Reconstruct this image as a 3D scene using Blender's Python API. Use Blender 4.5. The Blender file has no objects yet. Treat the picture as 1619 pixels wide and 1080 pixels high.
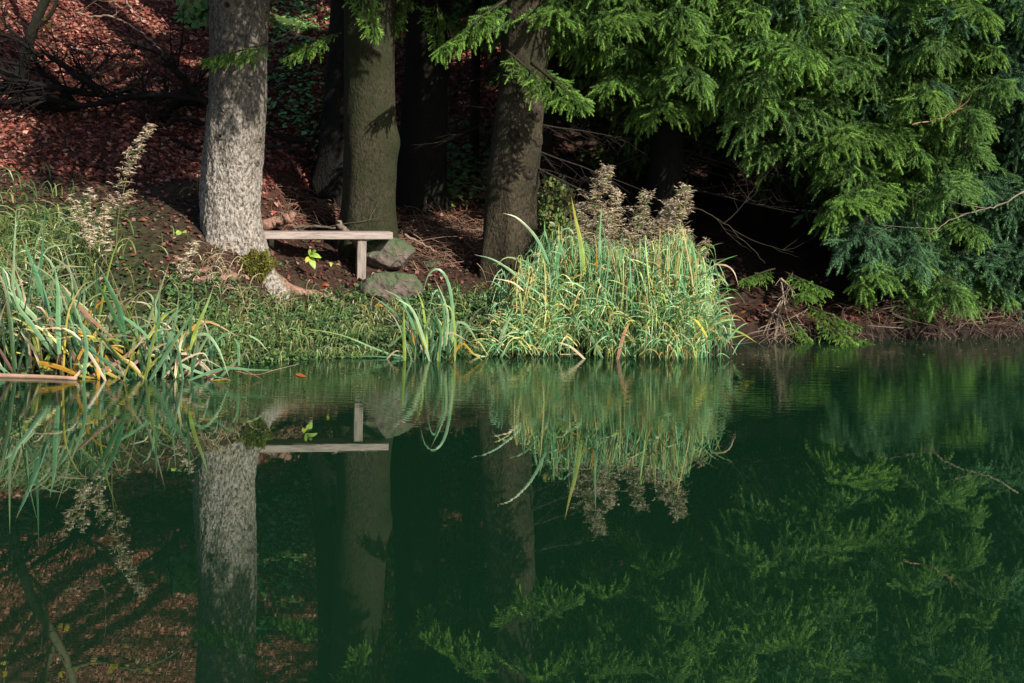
import bpy, math, random
import numpy as np
from mathutils import Vector, Matrix, noise as mnoise

# ------------------------------------------------------------------ camera, world, sun
SC = bpy.context.scene
COL = SC.collection
F, PX, PY, ROLL, CAMZ = 2000.0, 809.5, 290.0, 0.02, 1.55      # focal length and principal point in photo pixels

cam = bpy.data.cameras.new("camera")
cam.sensor_width = 36
cam.lens = 36 * F / 1619
cam.shift_y = -(540 - PY) / 1619
cam.clip_end = 600
camo = bpy.data.objects.new("camera", cam)
camo.matrix_world = Matrix.Translation((0, 0, CAMZ)) @ Matrix.Rotation(math.pi / 2, 4, 'X') @ Matrix.Rotation(ROLL, 4, 'Z')
COL.objects.link(camo)
SC.camera = camo

SUN_EL, SUN_AZ = math.radians(33), math.radians(42)            # azimuth: to the right of the direction behind the camera
sun_dir = Vector((math.sin(SUN_AZ) * math.cos(SUN_EL), -math.cos(SUN_AZ) * math.cos(SUN_EL), math.sin(SUN_EL)))
SC.world = bpy.data.worlds.new("World")
SC.world.use_nodes = True
wn = SC.world.node_tree
bg = wn.nodes["Background"]
sky = wn.nodes.new("ShaderNodeTexSky")
sky.sky_type = 'NISHITA'
sky.sun_disc = False
sky.sun_elevation = SUN_EL
sky.sun_rotation = math.atan2(sun_dir.x, sun_dir.y)
wn.links.new(sky.outputs[0], bg.inputs[0])
bg.inputs[1].default_value = 0.07
sun = bpy.data.lights.new("sun", 'SUN')
sun.energy = 5.0
sun.angle = math.radians(0.5)
sun.color = (1.0, 0.93, 0.82)
suno = bpy.data.objects.new("sun", sun)
suno.rotation_euler = sun_dir.to_track_quat('Z', 'Y').to_euler()
COL.objects.link(suno)
SC.view_settings.view_transform = 'Standard'
SC.view_settings.look = 'None'
SC.view_settings.gamma = 1.0
SC.view_settings.exposure = 0.86
SC.render.engine = 'CYCLES'
SC.cycles.max_bounces = 6
SC.cycles.transparent_max_bounces = 6
SC.cycles.use_denoising = True

# ------------------------------------------------------------------ helpers
R = random.Random(7)
NR = np.random.default_rng(7)


def P(px, py, d):
    """world point seen at photo pixel (px, py) at depth d"""
    u, v = px - PX, py - PY
    k = 1 / (1 + ROLL * ROLL)
    uu, vv = (u + ROLL * v) * k, (v - ROLL * u) * k
    return Vector((uu / F * d, d, CAMZ - vv / F * d))


def Z1(x, y): return (x / 3, y / 3)
def Z4(x, y): return (x / 3, 300 + y / 3)
def Z5(x, y): return (400 + x / 3, 300 + y / 3)
def Z6(x, y): return (750 + x / 3, 240 + y / 3)


def tag(o, label=None, cat=None, group=None, kind=None):
    if label: o['label'] = label
    if cat: o['category'] = cat
    if group: o['group'] = group
    if kind: o['kind'] = kind
    return o


def empty(name, loc, label, cat, group=None):
    o = bpy.data.objects.new(name, None)
    o.empty_display_size = 0.2
    o.location = loc
    COL.objects.link(o)
    return tag(o, label, cat, group)


def catmull(pts, n):
    pts = np.asarray(pts, float)
    if len(pts) < 3:
        t = np.linspace(0, 1, n)[:, None]
        return pts[0] * (1 - t) + pts[-1] * t
    ext = np.vstack([2 * pts[0] - pts[1], pts, 2 * pts[-1] - pts[-2]])
    m = len(pts) - 1
    out = []
    for s in np.linspace(0, m, n):
        i = min(int(s), m - 1)
        t = s - i
        a, b, c, d = ext[i:i + 4]
        out.append(0.5 * (2 * b + (c - a) * t + (2 * a - 5 * b + 4 * c - d) * t * t + (3 * b - a - 3 * c + d) * t ** 3))
    return np.array(out)


class MB:
    """collects triangles with one colour per vertex and links them as ONE mesh object"""
    def __init__(self):
        self.v, self.f, self.c, self.n = [], [], [], 0

    def add(self, v, f, c):
        v = np.asarray(v, float).reshape(-1, 3)
        f = np.asarray(f, int).reshape(-1, 3)
        c = np.asarray(c, float)
        if c.ndim == 1: c = np.tile(c[:3], (len(v), 1))
        self.v.append(v); self.f.append(f + self.n); self.c.append(c); self.n += len(v)

    def tube(self, pts, radii, sides=6, col=(.1, .08, .06), cap=True):
        pts = np.asarray(pts, float); n = len(pts)
        radii = np.asarray(radii, float) * np.ones(n)
        tan = np.gradient(pts, axis=0)
        tan /= np.linalg.norm(tan, axis=1)[:, None] + 1e-9
        ref = np.array([0, 0, 1.0]) if abs(tan[0][2]) < .8 else np.array([1.0, 0, 0])
        a = np.cross(tan, ref); a /= np.linalg.norm(a, axis=1)[:, None] + 1e-9
        b = np.cross(tan, a)
        th = np.linspace(0, 2 * np.pi, sides, endpoint=False)
        v = pts[:, None] + radii[:, None, None] * (a[:, None] * np.cos(th)[None, :, None] + b[:, None] * np.sin(th)[None, :, None])
        i, j = np.meshgrid(np.arange(n - 1), np.arange(sides), indexing='ij')
        q = [i * sides + j, i * sides + (j + 1) % sides, (i + 1) * sides + (j + 1) % sides, (i + 1) * sides + j]
        f = np.concatenate([np.stack([q[0], q[1], q[2]], -1).reshape(-1, 3), np.stack([q[0], q[2], q[3]], -1).reshape(-1, 3)])
        v = v.reshape(-1, 3)
        if cap:
            v = np.vstack([v, pts[0], pts[-1]])
            k = np.arange(sides); e = (n - 1) * sides
            f = np.vstack([f, np.stack([np.full(sides, n * sides), (k + 1) % sides, k], -1),
                           np.stack([np.full(sides, n * sides + 1), e + k, e + (k + 1) % sides], -1)])
        self.add(v, f, col)

    def blade(self, pts, width, col, tipcol=None, fold=.25, n=9, face=None, taper=.75):
        """a long leaf: tapered ribbon with a folded midrib"""
        p = catmull(pts, n)
        tan = np.gradient(p, axis=0); tan /= np.linalg.norm(tan, axis=1)[:, None] + 1e-9
        face = np.array(face if face is not None else (R.uniform(-.5, .5), -1, R.uniform(-.1, .5)), float)
        s = np.cross(tan, face); s /= np.linalg.norm(s, axis=1)[:, None] + 1e-9
        nn = np.cross(s, tan)
        t = np.linspace(0, 1, n)
        w = width * .5 * np.clip(np.minimum(.6 + 2.5 * t, 1), 0, 1) * (1 - np.clip((t - (1 - taper)) / taper, 0, 1) ** 1.8)
        w[-1] = width * .03
        v = np.empty((n, 3, 3))
        v[:, 0] = p - s * w[:, None]; v[:, 1] = p + nn * (w * fold)[:, None]; v[:, 2] = p + s * w[:, None]
        f = []
        for i in range(n - 1):
            a = i * 3
            for k in (0, 1):
                f += [(a + k, a + k + 1, a + k + 4), (a + k, a + k + 4, a + k + 3)]
        c0 = np.asarray(col, float); c1 = np.asarray(tipcol if tipcol is not None else col, float)
        tt = np.repeat(t ** 2.5, 3)[:, None]
        cc = (c0 * (1 - tt) + c1 * tt) * np.repeat(1 + NR.normal(0, .09, n), 3)[:, None] * np.tile([1.0, .82, 1.06], n)[:, None]
        if width > .013 and R.random() < .45: cc[-6:-3] = cc[-6:-3] * .5 + np.array([.3, .2, .09]) * .5; cc[-3:] = (.32, .2, .1)
        self.add(v.reshape(-1, 3), f, cc)

    def build(self, name, mat, parent=None, smooth=False):
        v = np.concatenate(self.v); f = np.concatenate(self.f); c = np.concatenate(self.c)
        if parent is not None:
            v = v - np.array(parent.location)
        me = mesh_from(name, v, f, c, smooth)
        o = bpy.data.objects.new(name, me)
        me.materials.append(mat)
        COL.objects.link(o)
        if parent is not None: o.parent = parent
        return o


def mesh_from(name, v, f, c=None, smooth=False):
    me = bpy.data.meshes.new(name)
    me.vertices.add(len(v)); me.vertices.foreach_set('co', np.asarray(v, np.float32).ravel())
    me.loops.add(f.size); me.loops.foreach_set('vertex_index', f.astype(np.int32).ravel())
    me.polygons.add(len(f)); me.polygons.foreach_set('loop_start', np.arange(0, f.size, f.shape[1], dtype=np.int32))
    me.update(calc_edges=True)
    if smooth: me.polygons.foreach_set('use_smooth', np.ones(len(f), bool))
    if c is not None:
        at = me.attributes.new('col', 'FLOAT_COLOR', 'POINT')
        at.data.foreach_set('color', np.hstack([c, np.ones((len(c), 1))]).astype(np.float32).ravel())
    me.validate()
    return me


# ------------------------------------------------------------------ materials
def nodes_of(name):
    m = bpy.data.materials.new(name); m.use_nodes = True
    nt = m.node_tree
    return m, nt, nt.nodes["Principled BSDF"], nt.nodes["Material Output"]


def leaf_material(name, rough=.5, trans=.35, spec=.35, noise_amt=.35, nscale=30, tint=(1, 1, 1)):
    """thin leaf: vertex colour of the leaf itself, slight mottling, light through the blade"""
    m, nt, b, out = nodes_of(name)
    L = nt.links.new
    at = nt.nodes.new("ShaderNodeAttribute"); at.attribute_name = 'col'
    tc = nt.nodes.new("ShaderNodeTexCoord")
    no = nt.nodes.new("ShaderNodeTexNoise"); no.inputs['Scale'].default_value = nscale
    L(tc.outputs['Object'], no.inputs['Vector'])
    mr = nt.nodes.new("ShaderNodeMapRange")
    mr.inputs['To Min'].default_value = 1 - noise_amt; mr.inputs['To Max'].default_value = 1 + noise_amt
    L(no.outputs['Fac'], mr.inputs['Value'])
    oi = nt.nodes.new("ShaderNodeObjectInfo")
    mo = nt.nodes.new("ShaderNodeMapRange"); mo.inputs['To Min'].default_value = .85; mo.inputs['To Max'].default_value = 1.15
    L(oi.outputs['Random'], mo.inputs['Value'])
    mm = nt.nodes.new("ShaderNodeMath"); mm.operation = 'MULTIPLY'
    L(mr.outputs[0], mm.inputs[0]); L(mo.outputs[0], mm.inputs[1])
    mu = nt.nodes.new("ShaderNodeVectorMath"); mu.operation = 'SCALE'
    L(at.outputs['Color'], mu.inputs[0]); L(mm.outputs[0], mu.inputs['Scale'])
    L(mu.outputs[0], b.inputs['Base Color'])
    b.inputs['Roughness'].default_value = rough
    b.inputs['Specular IOR Level'].default_value = spec
    tr = nt.nodes.new("ShaderNodeBsdfTranslucent")
    L(mu.outputs[0], tr.inputs['Color'])
    mix = nt.nodes.new("ShaderNodeMixShader"); mix.inputs[0].default_value = trans
    L(b.outputs[0], mix.inputs[1]); L(tr.outputs[0], mix.inputs[2]); L(mix.outputs[0], out.inputs[0])
    return m


def bark_material(name, dark, mid, light, moss=(.06, .075, .02), moss_amt=.35, scale=16, bump=.6, pale_low=None):
    m, nt, b, out = nodes_of(name)
    L = nt.links.new
    tc = nt.nodes.new("ShaderNodeTexCoord")
    mp = nt.nodes.new("ShaderNodeMapping"); mp.inputs['Scale'].default_value = (1, 1, .6)
    L(tc.outputs['Object'], mp.inputs[0])
    n0 = nt.nodes.new("ShaderNodeTexNoise"); n0.inputs['Scale'].default_value = 9; n0.inputs['Detail'].default_value = 5
    L(mp.outputs[0], n0.inputs['Vector'])
    mixv = nt.nodes.new("ShaderNodeMix"); mixv.data_type = 'VECTOR'; mixv.inputs[0].default_value = .14
    L(mp.outputs[0], mixv.inputs[4]); L(n0.outputs['Color'], mixv.inputs[5])
    vo = nt.nodes.new("ShaderNodeTexVoronoi"); vo.feature = 'DISTANCE_TO_EDGE'; vo.inputs['Scale'].default_value = scale
    L(mixv.outputs[1], vo.inputs['Vector'])
    n1 = nt.nodes.new("ShaderNodeTexNoise"); n1.inputs['Scale'].default_value = 45; n1.inputs['Detail'].default_value = 8
    L(mp.outputs[0], n1.inputs['Vector'])
    cr = nt.nodes.new("ShaderNodeValToRGB")
    cr.color_ramp.elements[0].position = .0; cr.color_ramp.elements[0].color = (*dark, 1)
    cr.color_ramp.elements[1].position = .55; cr.color_ramp.elements[1].color = (*light, 1)
    e = cr.color_ramp.elements.new(.14); e.color = (*mid, 1)
    # flat plates with narrow cracks, each plate a little different
    cl = nt.nodes.new("ShaderNodeMapRange"); cl.inputs['From Max'].default_value = .22; cl.inputs['To Max'].default_value = .17
    L(vo.outputs['Distance'], cl.inputs['Value'])
    vc = nt.nodes.new("ShaderNodeTexVoronoi"); vc.inputs['Scale'].default_value = scale
    L(mixv.outputs[1], vc.inputs['Vector'])
    sr = nt.nodes.new("ShaderNodeSeparateColor"); L(vc.outputs['Color'], sr.inputs[0])
    pl = nt.nodes.new("ShaderNodeMath"); pl.operation = 'MULTIPLY_ADD'; pl.inputs[1].default_value = .20; L(sr.outputs[0], pl.inputs[0]); L(cl.outputs[0], pl.inputs[2])
    ad = nt.nodes.new("ShaderNodeMath"); ad.operation = 'ADD'
    L(pl.outputs[0], ad.inputs[0])
    sb = nt.nodes.new("ShaderNodeMath"); sb.operation = 'MULTIPLY_ADD'; sb.inputs[1].default_value = 1.5; sb.inputs[2].default_value = -.58
    L(n1.outputs['Fac'], sb.inputs[0]); L(sb.outputs[0], ad.inputs[1])
    L(ad.outputs[0], cr.inputs[0])
    col = cr.outputs[0]
    # moss and algae in patches
    n2 = nt.nodes.new("ShaderNodeTexNoise"); n2.inputs['Scale'].default_value = 2.6; n2.inputs['Detail'].default_value = 6
    L(tc.outputs['Object'], n2.inputs['Vector'])
    r2 = nt.nodes.new("ShaderNodeMapRange"); r2.inputs['From Min'].default_value = .62 - moss_amt * .5; r2.inputs['From Max'].default_value = .75 - moss_amt * .4
    L(n2.outputs['Fac'], r2.inputs['Value'])
    fac = r2.outputs[0]
    if pale_low:  # blends to the darker second tone with height
        ge = nt.nodes.new("ShaderNodeSeparateXYZ"); L(tc.outputs['Object'], ge.inputs[0])
        r3 = nt.nodes.new("ShaderNodeMapRange"); r3.inputs['From Min'].default_value = pale_low[0]; r3.inputs['From Max'].default_value = pale_low[1]
        r3.inputs['To Min'].default_value = .0; r3.inputs['To Max'].default_value = 1
        wob = nt.nodes.new("ShaderNodeMath"); wob.operation = 'MULTIPLY_ADD'; wob.inputs[1].default_value = 1.6
        L(n2.outputs['Fac'], wob.inputs[0]); L(ge.outputs['Z'], wob.inputs[2])
        L(wob.outputs[0], r3.inputs['Value'])
        mx3 = nt.nodes.new("ShaderNodeMath"); mx3.operation = 'MAXIMUM'
        mul = nt.nodes.new("ShaderNodeMath"); mul.operation = 'MULTIPLY'; mul.inputs[1].default_value = .9
        L(r3.outputs[0], mul.inputs[0])
        m4 = nt.nodes.new("ShaderNodeMath"); m4.operation = 'MULTIPLY'; L(fac, m4.inputs[0]); L(r3.outputs[0], m4.inputs[1])
        L(mul.outputs[0], mx3.inputs[0]); L(m4.outputs[0], mx3.inputs[1])
        fac = mx3.outputs[0]
    mc = nt.nodes.new("ShaderNodeMix"); mc.data_type = 'RGBA'
    # moss keeps some of the plate contrast
    mm = nt.nodes.new("ShaderNodeMix"); mm.data_type = 'RGBA'; mm.blend_type = 'MIX'; mm.inputs[0].default_value = .3
    mm.inputs[6].default_value = (*moss, 1); L(col, mm.inputs[7])
    L(fac, mc.inputs[0]); L(col, mc.inputs[6]); L(mm.outputs[2], mc.inputs[7])
    L(mc.outputs[2], b.inputs['Base Color'])
    b.inputs['Roughness'].default_value = .9
    b.inputs['Specular IOR Level'].default_value = .2
    bp = nt.nodes.new("ShaderNodeBump"); bp.inputs['Strength'].default_value = bump; bp.inputs['Distance'].default_value = .022
    L(ad.outputs[0], bp.inputs['Height']); L(bp.outputs[0], b.inputs['Normal'])
    return m


def stone_material():
    m, nt, b, out = nodes_of("mossy_stone")
    L = nt.links.new
    tc = nt.nodes.new("ShaderNodeTexCoord")
    n1 = nt.nodes.new("ShaderNodeTexNoise"); n1.inputs['Scale'].default_value = 14; n1.inputs['Detail'].default_value = 9
    L(tc.outputs['Object'], n1.inputs['Vector'])
    cr = nt.nodes.new("ShaderNodeValToRGB")
    cr.color_ramp.elements[0].position = .3; cr.color_ramp.elements[0].color = (.045, .035, .03, 1)
    cr.color_ramp.elements[1].position = .75; cr.color_ramp.elements[1].color = (.15, .11, .09, 1)
    L(n1.outputs['Fac'], cr.inputs[0])
    n2 = nt.nodes.new("ShaderNodeTexNoise"); n2.inputs['Scale'].default_value = 5; n2.inputs['Detail'].default_value = 6
    L(tc.outputs['Object'], n2.inputs['Vector'])
    ge = nt.nodes.new("ShaderNodeNewGeometry"); sx = nt.nodes.new("ShaderNodeSeparateXYZ"); L(ge.outputs['Normal'], sx.inputs[0])
    ad = nt.nodes.new("ShaderNodeMath"); ad.operation = 'MULTIPLY_ADD'; ad.inputs[1].default_value = .55
    L(sx.outputs['Z'], ad.inputs[0]); L(n2.outputs['Fac'], ad.inputs[2])
    r = nt.nodes.new("ShaderNodeMapRange"); r.inputs['From Min'].default_value = .52; r.inputs['From Max'].default_value = .78
    L(ad.outputs[0], r.inputs['Value'])
    mx = nt.nodes.new("ShaderNodeMix"); mx.data_type = 'RGBA'
    L(r.outputs[0], mx.inputs[0]); L(cr.outputs[0], mx.inputs[6]); mx.inputs[7].default_value = (.05, .07, .03, 1)
    L(mx.outputs[2], b.inputs['Base Color']); b.inputs['Roughness'].default_value = .9
    bp = nt.nodes.new("ShaderNodeBump"); bp.inputs['Strength'].default_value = 1.0; bp.inputs['Distance'].default_value = .06
    L(n1.outputs['Fac'], bp.inputs['Height']); L(bp.outputs[0], b.inputs['Normal'])
    return m


def wood_material(name, c0, c1, axis_scale):
    m, nt, b, out = nodes_of(name)
    L = nt.links.new
    tc = nt.nodes.new("ShaderNodeTexCoord")
    mp = nt.nodes.new("ShaderNodeMapping"); mp.inputs['Scale'].default_value = axis_scale
    L(tc.outputs['Object'], mp.inputs[0])
    n1 = nt.nodes.new("ShaderNodeTexNoise"); n1.inputs['Scale'].default_value = 6; n1.inputs['Detail'].default_value = 8
    L(mp.outputs[0], n1.inputs['Vector'])
    cr = nt.nodes.new("ShaderNodeValToRGB")
    cr.color_ramp.elements[0].position = .3; cr.color_ramp.elements[0].color = (*c0, 1)
    cr.color_ramp.elements[1].position = .65; cr.color_ramp.elements[1].color = (*c1, 1)
    L(n1.outputs['Fac'], cr.inputs[0]); L(cr.outputs[0], b.inputs['Base Color'])
    b.inputs['Roughness'].default_value = .75
    bp = nt.nodes.new("ShaderNodeBump"); bp.inputs['Strength'].default_value = .4; bp.inputs['Distance'].default_value = .01
    L(n1.outputs['Fac'], bp.inputs['Height']); L(bp.outputs[0], b.inputs['Normal'])
    return m


def ground_material():
    m, nt, b, out = nodes_of("woodland_floor")
    L = nt.links.new
    tc = nt.nodes.new("ShaderNodeTexCoord")
    at = nt.nodes.new("ShaderNodeAttribute"); at.attribute_name = 'col'
    n1 = nt.nodes.new("ShaderNodeTexNoise"); n1.inputs['Scale'].default_value = 9; n1.inputs['Detail'].default_value = 10; n1.inputs['Roughness'].default_value = .7
    L(tc.outputs['Object'], n1.inputs['Vector'])
    vo = nt.nodes.new("ShaderNodeTexVoronoi"); vo.inputs['Scale'].default_value = 16
    L(tc.outputs['Object'], vo.inputs['Vector'])
    r = nt.nodes.new("ShaderNodeMapRange"); r.inputs['From Min'].default_value = .25; r.inputs['From Max'].default_value = .75
    r.inputs['To Min'].default_value = .35; r.inputs['To Max'].default_value = 1.5
    L(n1.outputs['Fac'], r.inputs['Value'])
    sc = nt.nodes.new("ShaderNodeVectorMath"); sc.operation = 'SCALE'
    L(at.outputs['Color'], sc.inputs[0]); L(r.outputs[0], sc.inputs['Scale'])
    L(sc.outputs[0], b.inputs['Base Color'])
    b.inputs['Roughness'].default_value = .95; b.inputs['Specular IOR Level'].default_value = .15
    ad = nt.nodes.new("ShaderNodeMath"); ad.operation = 'ADD'; L(n1.outputs['Fac'], ad.inputs[0]); L(vo.outputs['Distance'], ad.inputs[1])
    bp = nt.nodes.new("ShaderNodeBump"); bp.inputs['Strength'].default_value = .8; bp.inputs['Distance'].default_value = .05
    L(ad.outputs[0], bp.inputs['Height']); L(bp.outputs[0], b.inputs['Normal'])
    return m


def water_material():
    m, nt, b, out = nodes_of("pond_water")
    L = nt.links.new
    nt.nodes.remove(b)
    tc = nt.nodes.new("ShaderNodeTexCoord")
    mp = nt.nodes.new("ShaderNodeMapping"); mp.inputs['Scale'].default_value = (1.0, 7.0, 1)
    L(tc.outputs['Object'], mp.inputs[0])
    n1 = nt.nodes.new("ShaderNodeTexNoise"); n1.inputs['Scale'].default_value = 2.6; n1.inputs['Detail'].default_value = 2
    L(mp.outputs[0], n1.inputs['Vector'])
    mp2 = nt.nodes.new("ShaderNodeMapping"); mp2.inputs['Scale'].default_value = (.35, .8, 1)
    L(tc.outputs['Object'], mp2.inputs[0])
    n2 = nt.nodes.new("ShaderNodeTexNoise"); n2.inputs['Scale'].default_value = .9; n2.inputs['Detail'].default_value = 1
    L(mp2.outputs[0], n2.inputs['Vector'])
    # ruffled band of water in the lee of the far bank, calm towards the near one
    sx = nt.nodes.new("ShaderNodeSeparateXYZ"); L(tc.outputs['Object'], sx.inputs[0])
    ad = nt.nodes.new("ShaderNodeMath"); ad.operation = 'MULTIPLY_ADD'; ad.inputs[1].default_value = 1.8
    L(n2.outputs['Fac'], ad.inputs[0]); L(sx.outputs['Y'], ad.inputs[2])
    band = nt.nodes.new("ShaderNodeMapRange"); band.inputs['From Min'].default_value = 8.5; band.inputs['From Max'].default_value = 10.6
    band.inputs['To Min'].default_value = .03; band.inputs['To Max'].default_value = 1.0
    L(ad.outputs[0], band.inputs['Value'])
    h = nt.nodes.new("ShaderNodeMath"); h.operation = 'MULTIPLY'; L(n1.outputs['Fac'], h.inputs[0]); L(band.outputs[0], h.inputs[1])
    bp = nt.nodes.new("ShaderNodeBump"); bp.inputs['Strength'].default_value = .5; bp.inputs['Distance'].default_value = .004
    L(h.outputs[0], bp.inputs['Height'])
    fr = nt.nodes.new("ShaderNodeFresnel"); fr.inputs['IOR'].default_value = 2.5; L(bp.outputs[0], fr.inputs['Normal'])
    gl = nt.nodes.new("ShaderNodeBsdfGlossy"); gl.inputs['Roughness'].default_value = .0; gl.inputs['Color'].default_value = (.88, .95, .9, 1)
    L(bp.outputs[0], gl.inputs['Normal'])
    df = nt.nodes.new("ShaderNodeBsdfDiffuse"); df.inputs['Color'].default_value = (.0040, .0185, .0080, 1)
    mx = nt.nodes.new("ShaderNodeMixShader")
    L(fr.outputs[0], mx.inputs[0]); L(df.outputs[0], mx.inputs[1]); L(gl.outputs[0], mx.inputs[2]); L(mx.outputs[0], out.inputs[0])
    return m


M_GROUND = ground_material()
M_WATER = water_material()
M_STONE = stone_material()
M_BARK_PALE = bark_material("pale_bark", (.032, .027, .022), (.105, .089, .073), (.31, .275, .24), moss=(.030, .025, .016), moss_amt=.85, scale=30, bump=1.0, pale_low=(1.2, 2.2))
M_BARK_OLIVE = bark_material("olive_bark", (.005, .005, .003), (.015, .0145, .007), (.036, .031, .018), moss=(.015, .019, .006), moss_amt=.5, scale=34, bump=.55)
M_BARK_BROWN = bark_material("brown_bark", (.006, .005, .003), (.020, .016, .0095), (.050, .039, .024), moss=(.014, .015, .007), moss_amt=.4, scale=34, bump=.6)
M_BARK_SHADE_TONE = bark_material("shade_toned_bark", (.0025, .002, .002), (.0045, .004, .003), (.008, .007, .005), moss=(.007, .0085, .004), moss_amt=.3, scale=18, bump=.6)  # near-black base colour: deep shade of the rear trunks painted in
M_ROOT = bark_material("root_bark", (.06, .032, .022), (.14, .075, .052), (.24, .14, .105), moss=(.1, .08, .05), moss_amt=.15, scale=30, bump=.5)
M_LOG = bark_material("mossy_log_bark", (.02, .025, .01), (.05, .06, .02), (.09, .10, .04), moss=(.05, .085, .015), moss_amt=.8, scale=20)
M_TWIG = leaf_material("dead_wood", rough=.85, trans=0, spec=.15, noise_amt=.5, nscale=25)
M_NEEDLE = leaf_material("spruce_needles", rough=.6, trans=.4, spec=.25, noise_amt=.3, nscale=5)
M_BLADE = leaf_material("long_leaf", rough=.38, trans=.3, spec=.5, noise_amt=.25, nscale=18)
M_DRY = leaf_material("dry_leaf", rough=.8, trans=.25, spec=.2, noise_amt=.3, nscale=18)
M_BROAD = leaf_material("broad_leaf", rough=.45, trans=.35, spec=.4, noise_amt=.3, nscale=25)
M_MOSS = leaf_material("moss", rough=.95, trans=.1, spec=.1, noise_amt=.6, nscale=40)
M_PLANK = wood_material("weathered_plank", (.15, .115, .10), (.33, .27, .24), (1.2, 14, 14))
M_POST = wood_material("weathered_post", (.10, .08, .065), (.26, .215, .18), (14, 14, 1.2))

# ------------------------------------------------------------------ terrain
SHX = [-60, -12, -6, -4, -2.5, -2.15, -1.6, -1, 0, .6, 1.9, 2.25, 3, 5.6, 9, 14, 60]
SHY = [6.5, 8.8, 9.5, 9.75, 10.0, 10.7, 11.05, 11.25, 11.45, 11.6, 11.75, 12.6, 12.95, 13.75, 15.5, 17, 20]
PS = [-60, -3, -1.0, -.12, 0, .06, .95, 1.75, 3.4, 5, 9, 20, 40, 120]
P_MID = [-1.2, -1.2, -.6, -.14, -.02, .10, .55, .82, 1.27, 1.8, 4.2, 12, 24, 55]
P_LEFT = [-1.2, -1.2, -.6, -.14, -.02, .12, .72, 1.10, 1.58, 2.1, 4.3, 12, 24, 55]
P_RIGHT = [-1.2, -1.2, -.6, -.14, -.02, .16, .34, .55, 1.0, 1.5, 3.2, 11, 23, 55]


def fbm(x, y, s, seed=0, oct=3):
    return mnoise.fractal(Vector((x * s + seed * 17.3, y * s - seed * 9.1, seed * 3.7)), 1.0, 2.0, oct)


def ground_raw(x, y):
    """heights without the small bumps (arrays)"""
    x = np.asarray(x, float); y = np.asarray(y, float)
    s = y - np.interp(x, SHX, SHY)
    near = 2.0 - y                                       # near bank, where the photographer stands
    zm, zl, zr = np.interp(s, PS, P_MID), np.interp(s, PS, P_LEFT), np.interp(s, PS, P_RIGHT)
    wl = np.clip((-2.1 - x) / 1.1, 0, 1); wl = wl * wl * (3 - 2 * wl)
    wr = np.clip((x - .6) / 1.6, 0, 1); wr = wr * wr * (3 - 2 * wr)
    z = zm + (zl - zm) * wl + (zr - zm) * wr
    zn = np.interp(near, [-3, -1, 0, .4, 2, 8, 60], [-2, -.9, -.03, .02, .06, .5, 3])
    return np.where(near > -1.5, np.maximum(z, zn), z), s


def gz(x, y):
    z, s = ground_raw(x, y)
    z = float(z)
    if s > -.3:
        k = min(1, max(0, float(s) + .05) / .6)
        z += k * (.10 * fbm(x, y, .55, 1) + .035 * fbm(x, y, 2.6, 2))
        # gentle mounds of humus at the feet of the trees
    return z


def ground_depth(px, py, d0=9, d1=60):
    """depth at which the line through a photo pixel meets the ground"""
    d = d0
    while d < d1:
        p = P(px, py, d)
        if p.z < gz(p.x, p.y): return d
        d += .05
    return d1


def axis(lo, hi, f0, f1, fine, grow=1.25):
    a = list(np.arange(f0, f1, fine)); st = fine; v = a[-1]
    while v < hi: st *= grow; v += st; a.append(v)
    st = fine; v = f0; b = []
    while v > lo: st *= grow; v -= st; b.append(v)
    return np.array(b[::-1] + a)


gx, gy = axis(-150, 150, -7, 8, .09), axis(-60, 170, 9, 22, .09)
GX, GY = np.meshgrid(gx, gy, indexing='ij')
zz = np.array([[gz(x, y) for y in gy] for x in gx])
nx, ny = GX.shape
ii, jj = np.meshgrid(np.arange(nx - 1), np.arange(ny - 1), indexing='ij')
quads = np.stack([ii * ny + jj, (ii + 1) * ny + jj, (ii + 1) * ny + jj + 1, ii * ny + jj + 1], -1).reshape(-1, 4)
_, ss = ground_raw(GX, GY)
nz = np.array([[fbm(x, y, .9, 5) for y in gy] for x in gx])
humus = np.array([.040, .022, .015]); litter = np.array([.085, .036, .024]); turf = np.array([.028, .042, .014]); mud = np.array([.012, .010, .008])
wt = np.clip(1.15 - ss / .8 + .6 * nz, 0, 1) * (GX < 2.2)
wt = np.maximum(wt, np.clip((-2.7 - GX) / .8, 0, 1) * np.clip(1.6 - ss / 2.2 + .5 * nz, 0, 1))
wl_ = np.clip((ss - 2.2) / 2.5, 0, 1) * np.clip(.6 - GX, .12, 1)
gc = humus + (litter - humus) * wl_[..., None]
gc = gc + (turf - gc) * (wt * .85)[..., None]
wm = np.clip(1 - ss / .12, 0, 1)
gc = gc + (mud - gc) * wm[..., None]
me = mesh_from("ground", np.stack([GX, GY, zz], -1).reshape(-1, 3), quads, gc.reshape(-1, 3), True)
me.materials.append(M_GROUND)
ground = bpy.data.objects.new("ground", me); COL.objects.link(ground); tag(ground, kind='structure')

wv = np.array([(-90, -6, 0), (90, -6, 0), (90, 22, 0), (-90, 22, 0)], float)
me = mesh_from("pond_water", wv, np.array([[0, 1, 2, 3]])); me.materials.append(M_WATER)
water = bpy.data.objects.new("pond_water", me); COL.objects.link(water); tag(water, kind='structure')


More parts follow.
